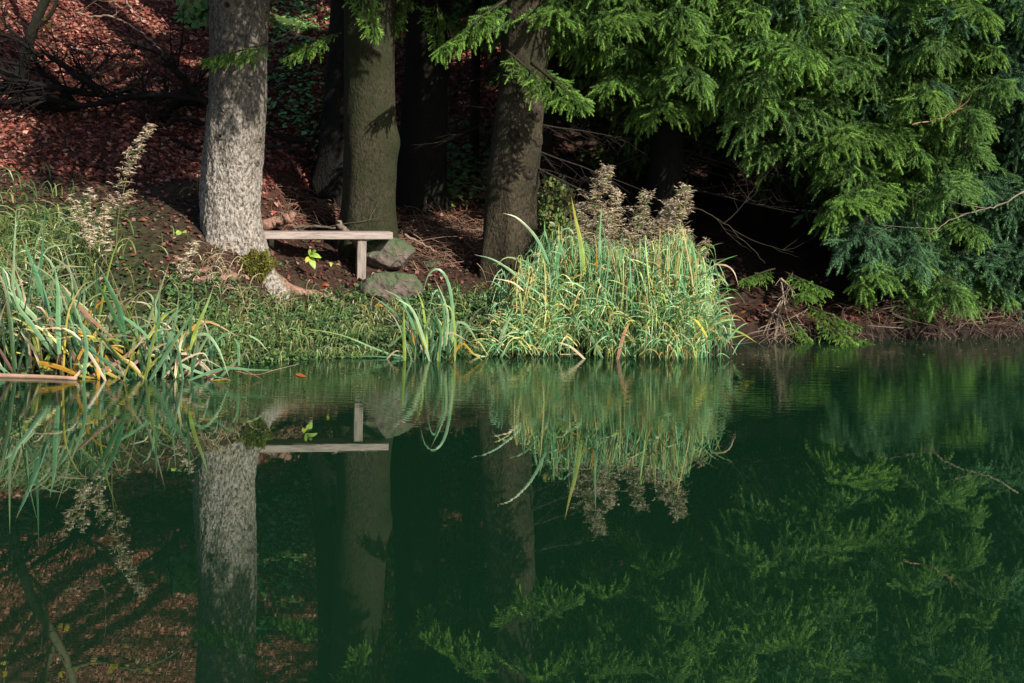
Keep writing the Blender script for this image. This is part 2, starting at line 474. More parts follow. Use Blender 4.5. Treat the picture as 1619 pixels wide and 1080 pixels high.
# ------------------------------------------------------------------ trunks
def trunk_mesh(mb, rows, knots=(), seg=56, nring=150, lump=.05, flare=.35, seed=0, flare_h=.45, lobes=5, flake=0.0, butt=None):
    """rows: (x, y, z, r) from the ground up"""
    rows = np.asarray(rows, float)
    za = np.concatenate([np.linspace(rows[0][2], min(rows[0][2] + 4.6, rows[-1][2] - .2), int(nring * .8)), np.linspace(min(rows[0][2] + 4.6, rows[-1][2] - .2), rows[-1][2], nring - int(nring * .8) + 1)[1:]])
    c = np.stack([sum(np.interp(za + o_, rows[:, 2], rows[:, k]) for o_ in (-.16, -.08, 0, .08, .16)) / 5 for k in (0, 1)] + [za, sum(np.interp(za + o_, rows[:, 2], rows[:, 3]) for o_ in (-.1, 0, .1)) / 3], -1)
    th = np.linspace(0, 2 * np.pi, seg, endpoint=False)
    z0 = rows[0][2]
    ph = seed * 1.7
    v = np.empty((nring, seg, 3))
    for i, (x, y, z, r) in enumerate(c):
        h = max(z - z0 - .33, 0)
        fl = math.exp(-(h / flare_h) ** 1.1)
        for j, t in enumerate(th):
            d = lump * mnoise.fractal(Vector((math.cos(t) * 1.3 + seed * 5, math.sin(t) * 1.3, z * 1.1)), 1, 2, 3)
            d += .018 * mnoise.fractal(Vector((math.cos(t) * 5 + seed * 5, math.sin(t) * 5, z * 4)), 1, 2, 3)
            lob = .5 + .5 * math.cos(lobes * (t + ph) + .8 * math.sin(2 * t + ph))
            if butt is not None: lob = max(lob * .6, 1.25 * math.exp(-((((t - butt + math.pi) % (2 * math.pi)) - math.pi) / .42) ** 2))
            rr = r * (1 + d + flare * fl * (.35 + .9 * lob ** 2))
            if flake:
                dd_, _ = mnoise.voronoi(Vector((math.cos(t) * r * 26, math.sin(t) * r * 26, z * 14 + .5 * mnoise.noise(Vector((t * 3, z * 5, 1))))))
                rr -= flake * math.exp(-((dd_[1] - dd_[0]) / .12) ** 2) + flake * .6 * mnoise.noise(Vector((math.cos(t) * 9, math.sin(t) * 9, z * 9)))
            for (kt, kz, ka, kw) in knots:
                dt = (t - kt + math.pi) % (2 * math.pi) - math.pi
                q = (dt * r) ** 2 + (z - kz) ** 2
                rr += ka * math.exp(-q / kw ** 2)
            v[i, j] = (x + rr * math.cos(t), y + rr * math.sin(t), z)
    i, j = np.meshgrid(np.arange(nring - 1), np.arange(seg), indexing='ij')
    q = [i * seg + j, i * seg + (j + 1) % seg, (i + 1) * seg + (j + 1) % seg, (i + 1) * seg + j]
    f = np.concatenate([np.stack([q[0], q[1], q[2]], -1).reshape(-1, 3), np.stack([q[0], q[2], q[3]], -1).reshape(-1, 3)])
    mb.add(v.reshape(-1, 3), f, (.1, .1, .1))


def make_trunk(parent, spec, d, top=15, mat=None, sink=.35, **kw):
    """spec: (py, px_centre, px_width) from top to bottom of the photo"""
    rows = []
    for (py, px, w) in spec[::-1]:
        p = P(px, py, d); rows.append((p.x, p.y, p.z, w / F * d / 2))
    b = rows[0]
    rows.insert(0, (b[0], b[1], b[2] - sink, b[3] * 1.05))
    t = rows[-1]
    for k in (.25, .5, .75, 1):
        z = t[2] + (top - t[2]) * k
        rows.append((t[0] + .1 * k, t[1] + .05 * k, z, t[3] * (1 - .85 * k)))
    mb = MB(); trunk_mesh(mb, rows, **kw)
    return mb.build('trunk', mat, parent, True), rows


# ------------------------------------------------------------------ spruce branches
def shoot_template(n=40, seed=0):
    """a bottle-brush shoot of unit length 1 along +X (needles about .17 long)"""
    rg = np.random.default_rng(seed)
    v, f = [], []
    for k in range(n):
        t = (k + .5) / n
        a = k * 2.399 + rg.uniform(-.3, .3)
        x = t * .97
        ln = .175 * (1 - .35 * t ** 4) * rg.uniform(.8, 1.2)
        fw = math.radians(rg.uniform(32, 60)) * (1 - .45 * t ** 3)
        r = np.array([0, math.cos(a), math.sin(a)]); s = np.array([0, -math.sin(a), math.cos(a)])
        d = np.array([math.cos(fw), 0, 0]) + r * math.sin(fw)
        b = np.array([x, 0, 0]) + r * .012
        w = .036
        sx = s * math.cos(rg.uniform(0, 3)) + np.array([1, 0, 0]) * math.sin(rg.uniform(0, 3)) * .7
        i = len(v)
        v += [b - sx * w, b + sx * w, b + d * ln]; f.append((i, i + 1, i + 2))
    # the woody core with its closest needles
    i = len(v)
    for x, r in ((0, .03), (.5, .045), (1.0, .006)):
        for k in range(3):
            a = k * 2.094
            v.append((x, r * math.cos(a), r * math.sin(a)))
    for q in (0, 3):
        for k in range(3):
            a, b = i + q + k, i + q + (k + 1) % 3
            f += [(a, b, b + 3), (a, b + 3, a + 3)]
    return np.array(v), np.array(f)


SHOOTS = [shoot_template(64, s) for s in range(4)]


def spruce_branch_mesh(name, seed, L=2.4, dense=1.0, hang=.6, hue=0.0, n_len=.135):
    rg = np.random.default_rng(seed); rr = random.Random(seed)
    mb = MB()
    n = 14
    t = np.linspace(0, 1, n)
    yb = np.cumsum(rg.normal(0, .02, n)) * t
    ax = np.stack([t * L, yb * L * .5, -.34 * L * .5 * t ** 1.4 + .10 * L * np.clip(t - .7, 0, 1) ** 1.2], -1)
    mb.tube(ax, np.linspace(.024, .004, n), 5, (.05, .036, .024))
    segs = []                                             # (position, direction, length, freshness)

    def axat(s):
        k = s * (n - 1); i = min(int(k), n - 2); f = k - i
        return ax[i] * (1 - f) + ax[i + 1] * f, (ax[i + 1] - ax[i]) / np.linalg.norm(ax[i + 1] - ax[i])
    s = .10; side = 1
    while s < 1.0:
        p, d = axat(s)
        side = -side
        lat = np.array([-d[1], d[0], 0]) * side
        l2 = L * (.36 * (1 - s) ** .8 + .07) * rg.uniform(.7, 1.25) * min(1, .45 + s * 2)
        ang = math.radians(rg.uniform(48, 68) - 22 * s)
        d2 = d * math.cos(ang) + lat * math.sin(ang) + np.array([0, 0, rg.uniform(-.18, .12)])
        d2 /= np.linalg.norm(d2)
        m = max(4, int(l2 / .055))
        pts = [p]; dd = d2.copy(); hg = hang * rg.uniform(.5, 1.4)
        for q in range(m):
            dd = dd + np.array([0, 0, -hg * (.055 / max(l2, .25)) * 1.6]) + rg.normal(0, .035, 3)
            dd /= np.linalg.norm(dd); pts.append(pts[-1] + dd * l2 / m)
        pts = np.array(pts)
        mb.tube(pts[:: max(1, m // 5)] if m > 6 else pts, .0055, 3, (.06, .042, .026), cap=False)
        sd = 1
        for q in range(1, m + 1):
            u = q / m
            td = pts[q] - pts[q - 1]; td /= np.linalg.norm(td)
            if u > .15 or rg.random() < .5:
                segs.append((pts[q - 1], td, .095 * rg.uniform(.8, 1.1), .25 + .3 * u))
            if u > .22 and rg.random() < .93 * dense:
                sd = -sd
                lt = np.cross(td, np.array([0, 0, 1.0])); lt /= np.linalg.norm(lt) + 1e-9
                a3 = math.radians(rg.uniform(32, 58))
                d3 = td * math.cos(a3) + lt * sd * math.sin(a3) + np.array([0, 0, rg.uniform(-.6, .3) * hang]) + rg.normal(0, .14, 3)
                d3 /= np.linalg.norm(d3)
                ln = n_len * rg.uniform(.65, 1.25) * (1.05 - .35 * u)
                segs.append((pts[q], d3, ln, .5 + .5 * rg.random()))
                if rg.random() < .55 and u < .8:
                    # a longer side shoot that forks
                    e = pts[q] + d3 * ln * .85
                    for sg in (-1, 0, 1):
                        d4 = d3 + lt * sg * .6 + np.array([0, 0, rg.uniform(-.5, .1) * hang]); d4 /= np.linalg.norm(d4)
                        segs.append((e - d3 * ln * .15 * abs(sg), d4, ln * rg.uniform(.6, .9), .7 + .3 * rg.random()))
        segs.append((pts[-1], dd, n_len * rg.uniform(.8, 1.1), 1))
        s += (.040 / L * 1.15) * rg.uniform(.8, 1.3)
    for q in range(10):
        p, d = axat(min(.5 + q * .055, .999)); segs.append((p, d, .14, .6))
    pos = np.array([a[0] for a in segs]); dr = np.array([a[1] for a in segs]); ln = np.array([a[2] for a in segs]); fr = np.array([a[3] for a in segs])
    up = rg.normal(0, 1, dr.shape)
    b = np.cross(dr, up); b /= np.linalg.norm(b, axis=1)[:, None] + 1e-9
    c = np.cross(dr, b)
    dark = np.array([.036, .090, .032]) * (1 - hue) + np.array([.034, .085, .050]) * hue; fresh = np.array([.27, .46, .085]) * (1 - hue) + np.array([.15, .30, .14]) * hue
    tid = rg.integers(0, len(SHOOTS), len(segs))
    for k, (sv, sf) in enumerate(SHOOTS):
        idx = np.where(tid == k)[0]
        if not len(idx): continue
        # needles keep their real length even on short shoots
        wid = (.5 * ln[idx] + .5 * .13) * 1.22
        v = (pos[idx][:, None] + sv[None, :, 0, None] * (dr[idx] * ln[idx][:, None])[:, None]
             + sv[None, :, 1, None] * (b[idx] * wid[:, None])[:, None] + sv[None, :, 2, None] * (c[idx] * wid[:, None])[:, None])
        f = sf[None] + (np.arange(len(idx)) * len(sv))[:, None, None]
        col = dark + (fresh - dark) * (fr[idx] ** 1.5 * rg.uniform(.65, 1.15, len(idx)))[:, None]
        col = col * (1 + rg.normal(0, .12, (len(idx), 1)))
        mb.add(v.reshape(-1, 3), f.reshape(-1, 3), np.repeat(np.clip(col, .002, 1), len(sv), 0))
    v = np.concatenate(mb.v); f = np.concatenate(mb.f); c = np.concatenate(mb.c)
    me = mesh_from(name, v, f, c); me.materials.append(M_NEEDLE)
    return me


def bare_branch_mesh(name, seed, L=2.2):
    rr = random.Random(seed); mb = MB()

    def grow(p, d, l, r, lev):
        n = 6; pts = [np.array(p)]; d = np.array(d, float)
        for i in range(n):
            d = d + np.array([rr.gauss(0, .07), rr.gauss(0, .07), rr.gauss(-.03, .06)]); d /= np.linalg.norm(d)
            pts.append(pts[-1] + d * l / n)
        mb.tube(np.array(pts), np.linspace(r, r * .25, n + 1), 4, (.022, .018, .014), cap=False)
        if lev < 2:
            for k in range(10 if lev == 0 else 4):
                q = rr.uniform(.15, .95) * n; i = min(int(q), n - 1)
                a = rr.uniform(.6, 1.2) * rr.choice((-1, 1))
                s = np.cross(d, [0, 0, 1]); s /= np.linalg.norm(s) + 1e-9
                dd = d * math.cos(a) + s * math.sin(a) + np.array([0, 0, rr.uniform(-.35, .15)])
                grow(pts[i], dd / np.linalg.norm(dd), l * rr.uniform(.25, .45), r * .4, lev + 1)
    grow((0, 0, 0), (1, 0, -.05), L, .018, 0)
    me = mesh_from(name, np.concatenate(mb.v), np.concatenate(mb.f), np.concatenate(mb.c)); me.materials.append(M_TWIG)
    return me


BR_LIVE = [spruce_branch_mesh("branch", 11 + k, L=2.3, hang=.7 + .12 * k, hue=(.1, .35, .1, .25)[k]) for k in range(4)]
BR_SKY_TINT = [spruce_branch_mesh("branch", 71 + k, L=2.3, hang=.8 + .15 * k, hue=1.0) for k in range(3)]  # cooler, duller needles: soft sky light painted into their colour
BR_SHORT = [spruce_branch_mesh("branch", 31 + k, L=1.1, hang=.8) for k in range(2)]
BR_BARE = [bare_branch_mesh("dead_branch", 51 + k) for k in range(3)]


def put_branch(parent, base, az, pitch, scale, mesh, name='branch', roll=0.0):
    """az: 0 points to the right, -90 towards the camera"""
    o = bpy.data.objects.new(name, mesh)
    M = Matrix.Translation(Vector(base) - parent.location) @ Matrix.Rotation(math.radians(az), 4, 'Z') @ Matrix.Rotation(-math.radians(pitch), 4, 'Y') @ Matrix.Rotation(math.radians(roll), 4, 'X') @ Matrix.Scale(scale, 4)
    o.matrix_local = M
    COL.objects.link(o); o.parent = parent
    return o


def trunk_at(rows, z):
    rows = np.asarray(rows)
    return Vector((np.interp(z, rows[:, 2], rows[:, 0]), np.interp(z, rows[:, 2], rows[:, 1]), z))


def crown(parent, rows, z0, z1, n, reach0, reach1, azs=(0, 360), rnd=None, meshes=None, pitch=(-12, 8)):
    rnd = rnd or R
    az = rnd.uniform(0, 360)
    for k in range(n):
        t = (k + rnd.random()) / n
        z = z0 + (z1 - z0) * t
        az += 137.5
        a = azs[0] + (az % 360) / 360 * (azs[1] - azs[0])
        sc = (reach0 + (reach1 - reach0) * t) / 2.3 * rnd.uniform(.85, 1.15)
        put_branch(parent, trunk_at(rows, z), a, rnd.uniform(*pitch) + 14 * t, sc, rnd.choice(meshes or BR_LIVE), roll=rnd.uniform(-18, 18))


# ---- the pale tree by the bench
g1 = P(372, 440, 11.8)
tree1 = empty('spruce_tree', (g1.x, g1.y, gz(g1.x, g1.y)), "stout pale barked tree trunk with a moss cushion at its foot beside the bench", "tree")
K = math.pi
spec1 = [(0, 378, 93), (60, 378, 93), (150, 376, 92), (210, 372, 94), (280, 365, 94), (340, 364, 96), (400, 371, 104), (452, 380, 116)]
tr, rows1 = make_trunk(tree1, spec1, 11.8, top=17, mat=M_BARK_PALE, seed=1, flare=.42, flare_h=.22, butt=-.55, lump=.10, flake=.009, seg=170, nring=420,
                       knots=[(-1.2, 2.62, .03, .05), (-1.75, 2.2, .035, .06), (-1.1, 2.05, .02, .05), (-.7, 3.2, .03, .06), (-1.9, 3.3, .03, .05), (-1.4, 1.75, .02, .05)])


def root(parent, px_pts, r0, r1, name='root', mat=M_ROOT, dz=.0):
    pts = []
    for (px, py) in px_pts:
        d = ground_depth(px, py); p = P(px, py, d); pts.append((p.x, p.y, gz(p.x, p.y) + dz))
    c = catmull(pts, 22)
    mb = MB(); mb.tube(c, np.linspace(r0, r1, 22) * (1 + .12 * np.sin(np.arange(22) * 1.7)), 9, (.3, .2, .15))
    return mb.build(name, mat, parent, True)


root(tree1, [(418, 428), (440, 448), (470, 462), (500, 468), (525, 476), (548, 488)], .06, .018)
root(tree1, [(372, 438), (352, 441), (330, 443), (305, 446), (285, 452)], .035, .012)
root(tree1, [(330, 425), (318, 430), (300, 428)], .05, .03, dz=-.03)


M_KNOT = leaf_material("knot_wood", rough=.9, trans=0, spec=.1, noise_amt=.6, nscale=60)


def knots(parent, rows, spots, col=(.03, .025, .02), ring=(.09, .075, .06)):
    """scars of lost branches: a raised ring round a dark hollow"""
    for (px, py, d, r) in spots:
        z = P(px, py, d).z; c = trunk_at(rows, z); rad = float(np.interp(z, np.asarray(rows)[:, 2], np.asarray(rows)[:, 3]))
        dx = max(-.93, min(.93, (P(px, py, d).x - c.x) / rad)); n_ = np.array([dx, -math.sqrt(1 - dx * dx), .1]); n_ /= np.linalg.norm(n_)
        p = np.array(c) + n_ * rad * 1.0; r = r * 1.5
        a_ = np.cross(n_, [0, 0, 1]); a_ /= np.linalg.norm(a_); b_ = np.cross(a_, n_)
        V, Fc, Cc = [], [], []
        prof = [(1.5, -.35), (1.05, .35), (.7, .45), (.5, .15), (.0, .05)]
        cols = [(ring[0] * 1, ring[1], ring[2]), ring, (ring[0] * .8, ring[1] * .8, ring[2] * .8), col, (.02, .016, .013)]
        for (q, h), cc in zip(prof, cols):
            for k in range(12):
                t = k * math.pi / 6; w = 1 + .18 * math.sin(2 * t + px)
                V.append(p + (a_ * math.cos(t) + b_ * math.sin(t) * .85) * q * r * w + n_ * h * r); Cc.append(cc)
        for q in range(4):
            for k in range(12):
                i0, i1 = q * 12 + k, q * 12 + (k + 1) % 12; Fc += [(i0, i1, i1 + 12), (i0, i1 + 12, i0 + 12)]
        mb = MB(); mb.add(np.array(V), Fc, np.array(Cc)); mb.build('knot', M_KNOT, parent, True)


def trunk_at(rows, z):
    rows = np.asarray(rows)
    return Vector((np.interp(z, rows[:, 2], rows[:, 0]), np.interp(z, rows[:, 2], rows[:, 1]), z))


knots(tree1, rows1, [(358, 12, 11.5, .035), (413, 18, 11.5, .035), (393, 137, 11.5, .032), (356, 180, 11.5, .035), (390, 190, 11.5, .02), (404, 224, 11.5, .022), (346, 220, 11.5, .02), (408, 262, 11.5, .018), (342, 98, 11.5, .03)])

# moss cushion: a lumpy pad with fuzz
mp_ = P(404, 420, 11.46)
mb = MB()
for k in range(2600):
    a, b = R.uniform(0, 2 * math.pi), math.acos(R.uniform(-1, 1))
    n_ = np.array([math.sin(b) * math.cos(a), math.sin(b) * math.sin(a), math.cos(b)])
    rad = np.array([.15, .075, .125]) * (1 + .55 * mnoise.noise(Vector(n_ * 2.1)))
    c_ = np.array(mp_) + n_ * rad
    d_ = n_ + NR.normal(0, .6, 3); d_ /= np.linalg.norm(d_)
    s_ = np.cross(d_, NR.normal(0, 1, 3)); s_ /= np.linalg.norm(s_)
    cc = np.array([.12, .125, .02]) * R.uniform(.5, 1.5) if R.random() < .8 else np.array([.14, .11, .03])
    mb.add([c_ - s_ * .005 - d_ * .02, c_ + s_ * .005 - d_ * .02, c_ + d_ * R.uniform(.012, .028)], [(0, 1, 2)], cc)
th, ph = np.meshgrid(np.linspace(0, 2 * np.pi, 20), np.linspace(0, np.pi, 12), indexing='ij')
sv = np.stack([np.sin(ph) * np.cos(th) * .11, np.sin(ph) * np.sin(th) * .06, np.cos(ph) * .095], -1).reshape(-1, 3) + np.array(mp_)
i, j = np.meshgrid(np.arange(19), np.arange(11), indexing='ij'); a = (i * 12 + j).ravel()
mb.add(sv, np.concatenate([np.stack([a, a + 1, a + 13], -1), np.stack([a, a + 13, a + 12], -1)]), (.035, .04, .008))
mb.build('moss_cushion', M_MOSS, tree1)
crown(tree1, rows1, 4.25, 5.3, 8, 2.6, 2.5, azs=(-75, -8));  crown(tree1, rows1, 12, 16, 6, 1.2, .7)  # low sun-side boughs, out of view, added to shade the upper trunk

# ---- olive tree behind the bench
g2 = P(583, 392, 12.95)
tree2 = empty('spruce_tree', (g2.x, g2.y, gz(g2.x, g2.y)), "olive green tree trunk with a swollen knot rising directly behind the bench", "tree")
tr, rows2 = make_trunk(tree2, [(0, 584, 78), (100, 584, 79), (180, 585, 80), (240, 586, 82), (300, 583, 80), (350, 582, 84), (395, 580, 96)], 12.95, top=18, mat=M_BARK_OLIVE, seed=2, flare=.2,
                       knots=[(-.35, 1.95, .05, .14), (-.5, 1.62, .03, .06), (-.7, 2.2, .02, .05), (-1.2, 2.75, .02, .06)])
knots(tree2, rows2, [(615, 172, 12.6, .03), (617, 233, 12.6, .032), (594, 87, 12.6, .028), (590, 200, 12.6, .025)], ring=(.030, .028, .017))
crown(tree2, rows2, 4.7, 6.0, 10, 2.4, 2.0); crown(tree2, rows2, 12, 17, 6, 1.2, .7)

# ---- black trunk half hidden behind the olive one
g3 = P(540, 300, 14.4)
tree3 = empty('spruce_tree', (g3.x, g3.y, gz(g3.x, g3.y)), "black shaded tree trunk half hidden to the left behind the olive trunk", "tree")
tr, rows3 = make_trunk(tree3, [(0, 556, 66), (130, 549, 70), (270, 541, 80), (310, 538, 90)], 14.4, top=18, mat=M_BARK_SHADE_TONE, seed=3, flare=.2)
crown(tree3, rows3, 12, 17, 6, 1.2, .7)

g4 = P(663, 322, 14.6)
tree4 = empty('spruce_tree', (g4.x, g4.y, gz(g4.x, g4.y)), "broad black tree trunk in deep shade standing alone behind the brush heap", "tree")
tr, rows4 = make_trunk(tree4, [(0, 678, 68), (100, 676, 70), (200, 670, 74), (280, 664, 80), (325, 662, 88)], 14.6, top=18, mat=M_BARK_SHADE_TONE, seed=4, flare=.2)
crown(tree4, rows4, 4.8, 5.8, 8, 2.0, 1.8); crown(tree4, rows4, 12, 17, 6, 1.2, .7)

g5 = P(748, 335, 16.2)
tree5 = empty('spruce_tree', (g5.x, g5.y, gz(g5.x, g5.y)), "thin dark tree with bare dead side twigs between two thick trunks", "tree")
tr, rows5 = make_trunk(tree5, [(0, 754, 14), (200, 750, 15), (340, 747, 18)], 16.2, top=11, mat=M_BARK_SHADE_TONE, seed=5, flare=.15, seg=16, nring=50)
for k in range(26):
    put_branch(tree5, trunk_at(rows5, R.uniform(1.6, 4.6)), R.uniform(0, 360), R.uniform(-25, 8), R.uniform(.35, .6), R.choice(BR_BARE), 'dead_branch', R.uniform(0, 360))
crown(tree5, rows5, 5.2, 10.5, 24, 1.6, .8)

g6 = P(805, 405, 12.7)
tree6 = empty('spruce_tree', (g6.x, g6.y, gz(g6.x, g6.y)), "leaning brown tree trunk with dead branch stubs left of the tall grass clump", "tree")
tr, rows6 = make_trunk(tree6, [(0, 834, 74), (100, 829, 76), (200, 820, 78), (260, 813, 80), (330, 806, 78), (410, 803, 80)], 12.7, top=18, mat=M_BARK_BROWN, seed=6, flare=.25,
                       knots=[(-.9, 1.9, .03, .07), (-.4, 2.0, .03, .06), (-.3, 1.55, .03, .06), (-1.3, 2.05, .025, .05)])
for (py, az, pt, sc) in ((225, -8, -22, .62), (250, -20, -18, .75), (275, -12, -12, .5), (190, 10, -10, .6), (160, 160, -15, .5)):
    z = P(845, py, 12.7).z
    put_branch(tree6, trunk_at(rows6, z), az, pt, sc, BR_BARE[int(sc * 10) % 3], 'dead_branch', 10)
knots(tree6, rows6, [(848, 184, 12.4, .04), (816, 218, 12.4, .04), (820, 236, 12.4, .035), (850, 228, 12.4, .04), (835, 275, 12.4, .045), (800, 130, 12.4, .03)], ring=(.022, .018, .012))
crown(tree6, rows6, 4.6, 6.6, 18, 2.6, 2.0); crown(tree6, rows6, 12, 17, 6, 1.2, .7)

g7 = P(852, 370, 15.2)
tree7 = empty('spruce_tree', (g7.x, g7.y, gz(g7.x, g7.y)), "narrow black trunk just showing past the right edge of the leaning brown trunk", "tree")
tr, rows7 = make_trunk(tree7, [(0, 872, 26), (200, 862, 28), (370, 850, 34)], 15.2, top=14, mat=M_BARK_SHADE_TONE, seed=7, flare=.2, seg=20, nring=60)
for k in range(22):
    put_branch(tree7, trunk_at(rows7, R.uniform(1.2, 4.4)), R.uniform(0, 360), R.uniform(-25, 5), R.uniform(.5, .9), R.choice(BR_BARE), 'dead_branch', R.uniform(0, 360))
crown(tree7, rows7, 4.4, 13, 36, 2.0, 1.0)


# ---- green spruces over the water
rt = random.Random(909)


def bough_grid(xs, step_x, step_y, top, low, d0, d1):
    out = []; px = xs[0]
    while px < xs[1]:
        lo = np.interp(px, [q[0] for q in low], [q[1] for q in low]); py = lo - rt.uniform(18, 40)
        while py > top:
            out.append((px + rt.uniform(-.5, .5) * step_x, py + rt.uniform(-10, 10), rt.uniform(d0, d1))); py -= step_y
        px += step_x
    return out


LOW_A = [(780, 20), (850, 85), (900, 108), (950, 155), (1000, 185), (1100, 192), (1200, 165), (1290, 100)]
LOW_B = [(1140, 205), (1200, 225), (1265, 285), (1300, 375), (1350, 445), (1420, 488), (1620, 500)]
BOUGH_A = bough_grid((790, 1290), 62, 50, -70, LOW_A, 12.2, 13.2)
BOUGH_B = bough_grid((1160, 1560), 66, 56, -60, LOW_B, 12.9, 14.0)
BOUGH_C = bough_grid((1470, 1680), 60, 58, -60, LOW_B, 13.7, 14.6)

def big_spruce(x, y, label, r0, top, seed, n_front, front_z, reach, az_front, n_back=24, bare=12, extra=(), pitch=(-14, 4), blue=0.0, boughs=()):
    rnd = random.Random(seed)
    z0 = gz(x, y)
    t = empty('spruce_tree', (x, y, z0), label, 'tree')
    rows = [(x, y, z0 - .3, r0 * 1.1), (x, y, z0 + .3, r0), (x + .05, y, z0 + 3, r0 * .85), (x, y + .05, z0 + 8, r0 * .5), (x, y, top, .02)]
    mb = MB(); trunk_mesh(mb, rows, seg=24, nring=60, seed=seed, flare=.2); mb.build('trunk', M_BARK_SHADE_TONE, t, True)
    lo, hi = front_z
    for k in range(n_front):
        q = (k + rnd.random()) / n_front
        z = lo + (hi - lo) * q ** 1.25
        a = az_front[0] + ((k * .618) % 1) * (az_front[1] - az_front[0])
        sc = reach * (1 - .5 * max(0, (z - 4) / (top - 4))) / 2.3 * rnd.uniform(.82, 1.1)
        put_branch(t, trunk_at(rows, z), a, rnd.uniform(*pitch), sc, rnd.choice(BR_SKY_TINT if rnd.random() < blue else BR_LIVE), roll=rnd.uniform(-25, 25))
    for k in range(n_back):
        z = lo + .6 + (hi - lo) * k / n_back
        put_branch(t, trunk_at(rows, z), rnd.uniform(10, 170), rnd.uniform(-12, 6), reach / 2.3 * (1 - .5 * k / n_back), rnd.choice(BR_LIVE), roll=rnd.uniform(-20, 20))
    for k in range(bare):
        put_branch(t, trunk_at(rows, rnd.uniform(z0 + .5, lo + .5)), rnd.uniform(150, 390), rnd.uniform(-18, 4), rnd.uniform(.6, 1.0), rnd.choice(BR_BARE), 'dead_branch', rnd.uniform(0, 360))
    for (px, py, d) in boughs:
        # a bough grown from the trunk out to where the photo shows its tip
        T = P(px, py, d); dx, dy = T.x - x, T.y - y; D = math.hypot(dx, dy)
        p_ = rnd.uniform(-16, 2)
        zb = T.z + .157 * D - math.tan(math.radians(p_)) * D
        zb = max(zb, z0 + .5); p_ = math.degrees(math.atan2(T.z + .157 * D - zb, D))
        put_branch(t, trunk_at(rows, zb), math.degrees(math.atan2(dy, dx)), p_, D / 2.3 * 1.04 / max(.6, math.cos(math.radians(p_))), rnd.choice(BR_SKY_TINT if rnd.random() < blue else BR_LIVE), roll=rnd.uniform(-22, 22))
    for (z, a, p_, sc) in extra:
        put_branch(t, trunk_at(rows, z), a, p_, sc, rnd.choice(BR_LIVE), roll=rnd.uniform(-15, 15))
    return t, rows


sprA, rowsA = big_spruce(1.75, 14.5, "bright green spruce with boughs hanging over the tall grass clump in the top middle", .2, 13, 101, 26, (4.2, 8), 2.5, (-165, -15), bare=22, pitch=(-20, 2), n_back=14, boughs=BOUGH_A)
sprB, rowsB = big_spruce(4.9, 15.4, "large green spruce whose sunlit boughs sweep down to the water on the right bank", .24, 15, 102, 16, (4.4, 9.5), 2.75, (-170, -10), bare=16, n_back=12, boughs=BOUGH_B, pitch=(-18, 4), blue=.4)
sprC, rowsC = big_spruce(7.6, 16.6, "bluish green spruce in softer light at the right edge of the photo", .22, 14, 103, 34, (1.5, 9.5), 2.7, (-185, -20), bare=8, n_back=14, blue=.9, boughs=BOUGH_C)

# low sprigs of the trunk row that hang into the picture
def sprig(parent, rows, px, py, d, az, pitch, sc):
    p = P(px, py, d)
    put_branch(parent, p, az, pitch, sc, BR_SHORT[int(abs(az)) % 2], roll=R.uniform(-20, 20))


for (t_, px, py, d, az, pt, sc) in ((tree2, 540, 52, 12.5, 175, -8, .42), (tree2, 432, 68, 11.4, 176, -6, .55), (tree2, 525, 55, 12.2, 190, -22, .45), (tree2, 575, -40, 12.3, -60, -55, .6), (tree4, 690, 0, 13.4, -70, -60, .5),
                                    (tree4, 690, 10, 13.4, -10, -30, .55), (tree4, 650, -40, 13.5, -150, -60, .6), (tree6, 800, 80, 12.4, -30, -30, .7), (tree6, 800, 0, 12.3, 200, -30, .8), (tree6, 840, 100, 12.2, -60, -20, .8)):
    sprig(t_, None, px, py, d, az, pt, sc)

# spruces further up the hill: they close the view and shade the wood
rb = random.Random(77)
for (x, y) in ((0.5, 20.5), (3.5, 19.5), (2.9, 17.4), (0.9, 17.8), (6.5, 21), (10, 19), (2, 26), (7, 28), (-1.5, 23.5), (12.5, 23), (11.5, 16.5)):
    z0 = gz(x, y)
    t = empty('spruce_tree', (x, y, z0), "dark spruce crowded among others on the shaded hillside behind the bank", 'tree', 'spruces on the hillside')
    rows = [(x, y, z0 - .3, .2), (x, y, z0 + 5, .15), (x, y, z0 + 14, .02)]
    mb = MB(); trunk_mesh(mb, rows, seg=14, nring=24, seed=int(x * 3) % 7, flare=.15); mb.build('trunk', M_BARK_SHADE_TONE, t, True)
    lowest = 3.2 if x < 0 else .7
    crown(t, rows, z0 + lowest, z0 + 13, 38, 3.0, .8, rnd=rb)
    for k in range(8):
        put_branch(t, trunk_at(rows, z0 + rb.uniform(.6, lowest)), rb.uniform(0, 360), rb.uniform(-15, 5), rb.uniform(.6, 1.1), rb.choice(BR_BARE), 'dead_branch', rb.uniform(0, 360))

# ------------------------------------------------------------------ bench
def bevel_box(mb_verts, cx, cy, cz, sx, sy, sz, bv=.006):
    import bmesh
    bm = bmesh.new(); bmesh.ops.create_cube(bm, size=1)
    for v in bm.verts: v.co = Vector((v.co.x * sx, v.co.y * sy, v.co.z * sz))
    bmesh.ops.bevel(bm, geom=bm.edges[:], offset=bv, segments=2, affect='EDGES', profile=.7)
    for v in bm.verts: v.co += Vector((cx, cy, cz))
    return bm


def bm_obj(name, bm, mat, parent, rot=None):
    me = bpy.data.meshes.new(name); bm.to_mesh(me); bm.free(); me.materials.append(mat)
    o = bpy.data.objects.new(name, me); COL.objects.link(o); o.parent = parent
    return o


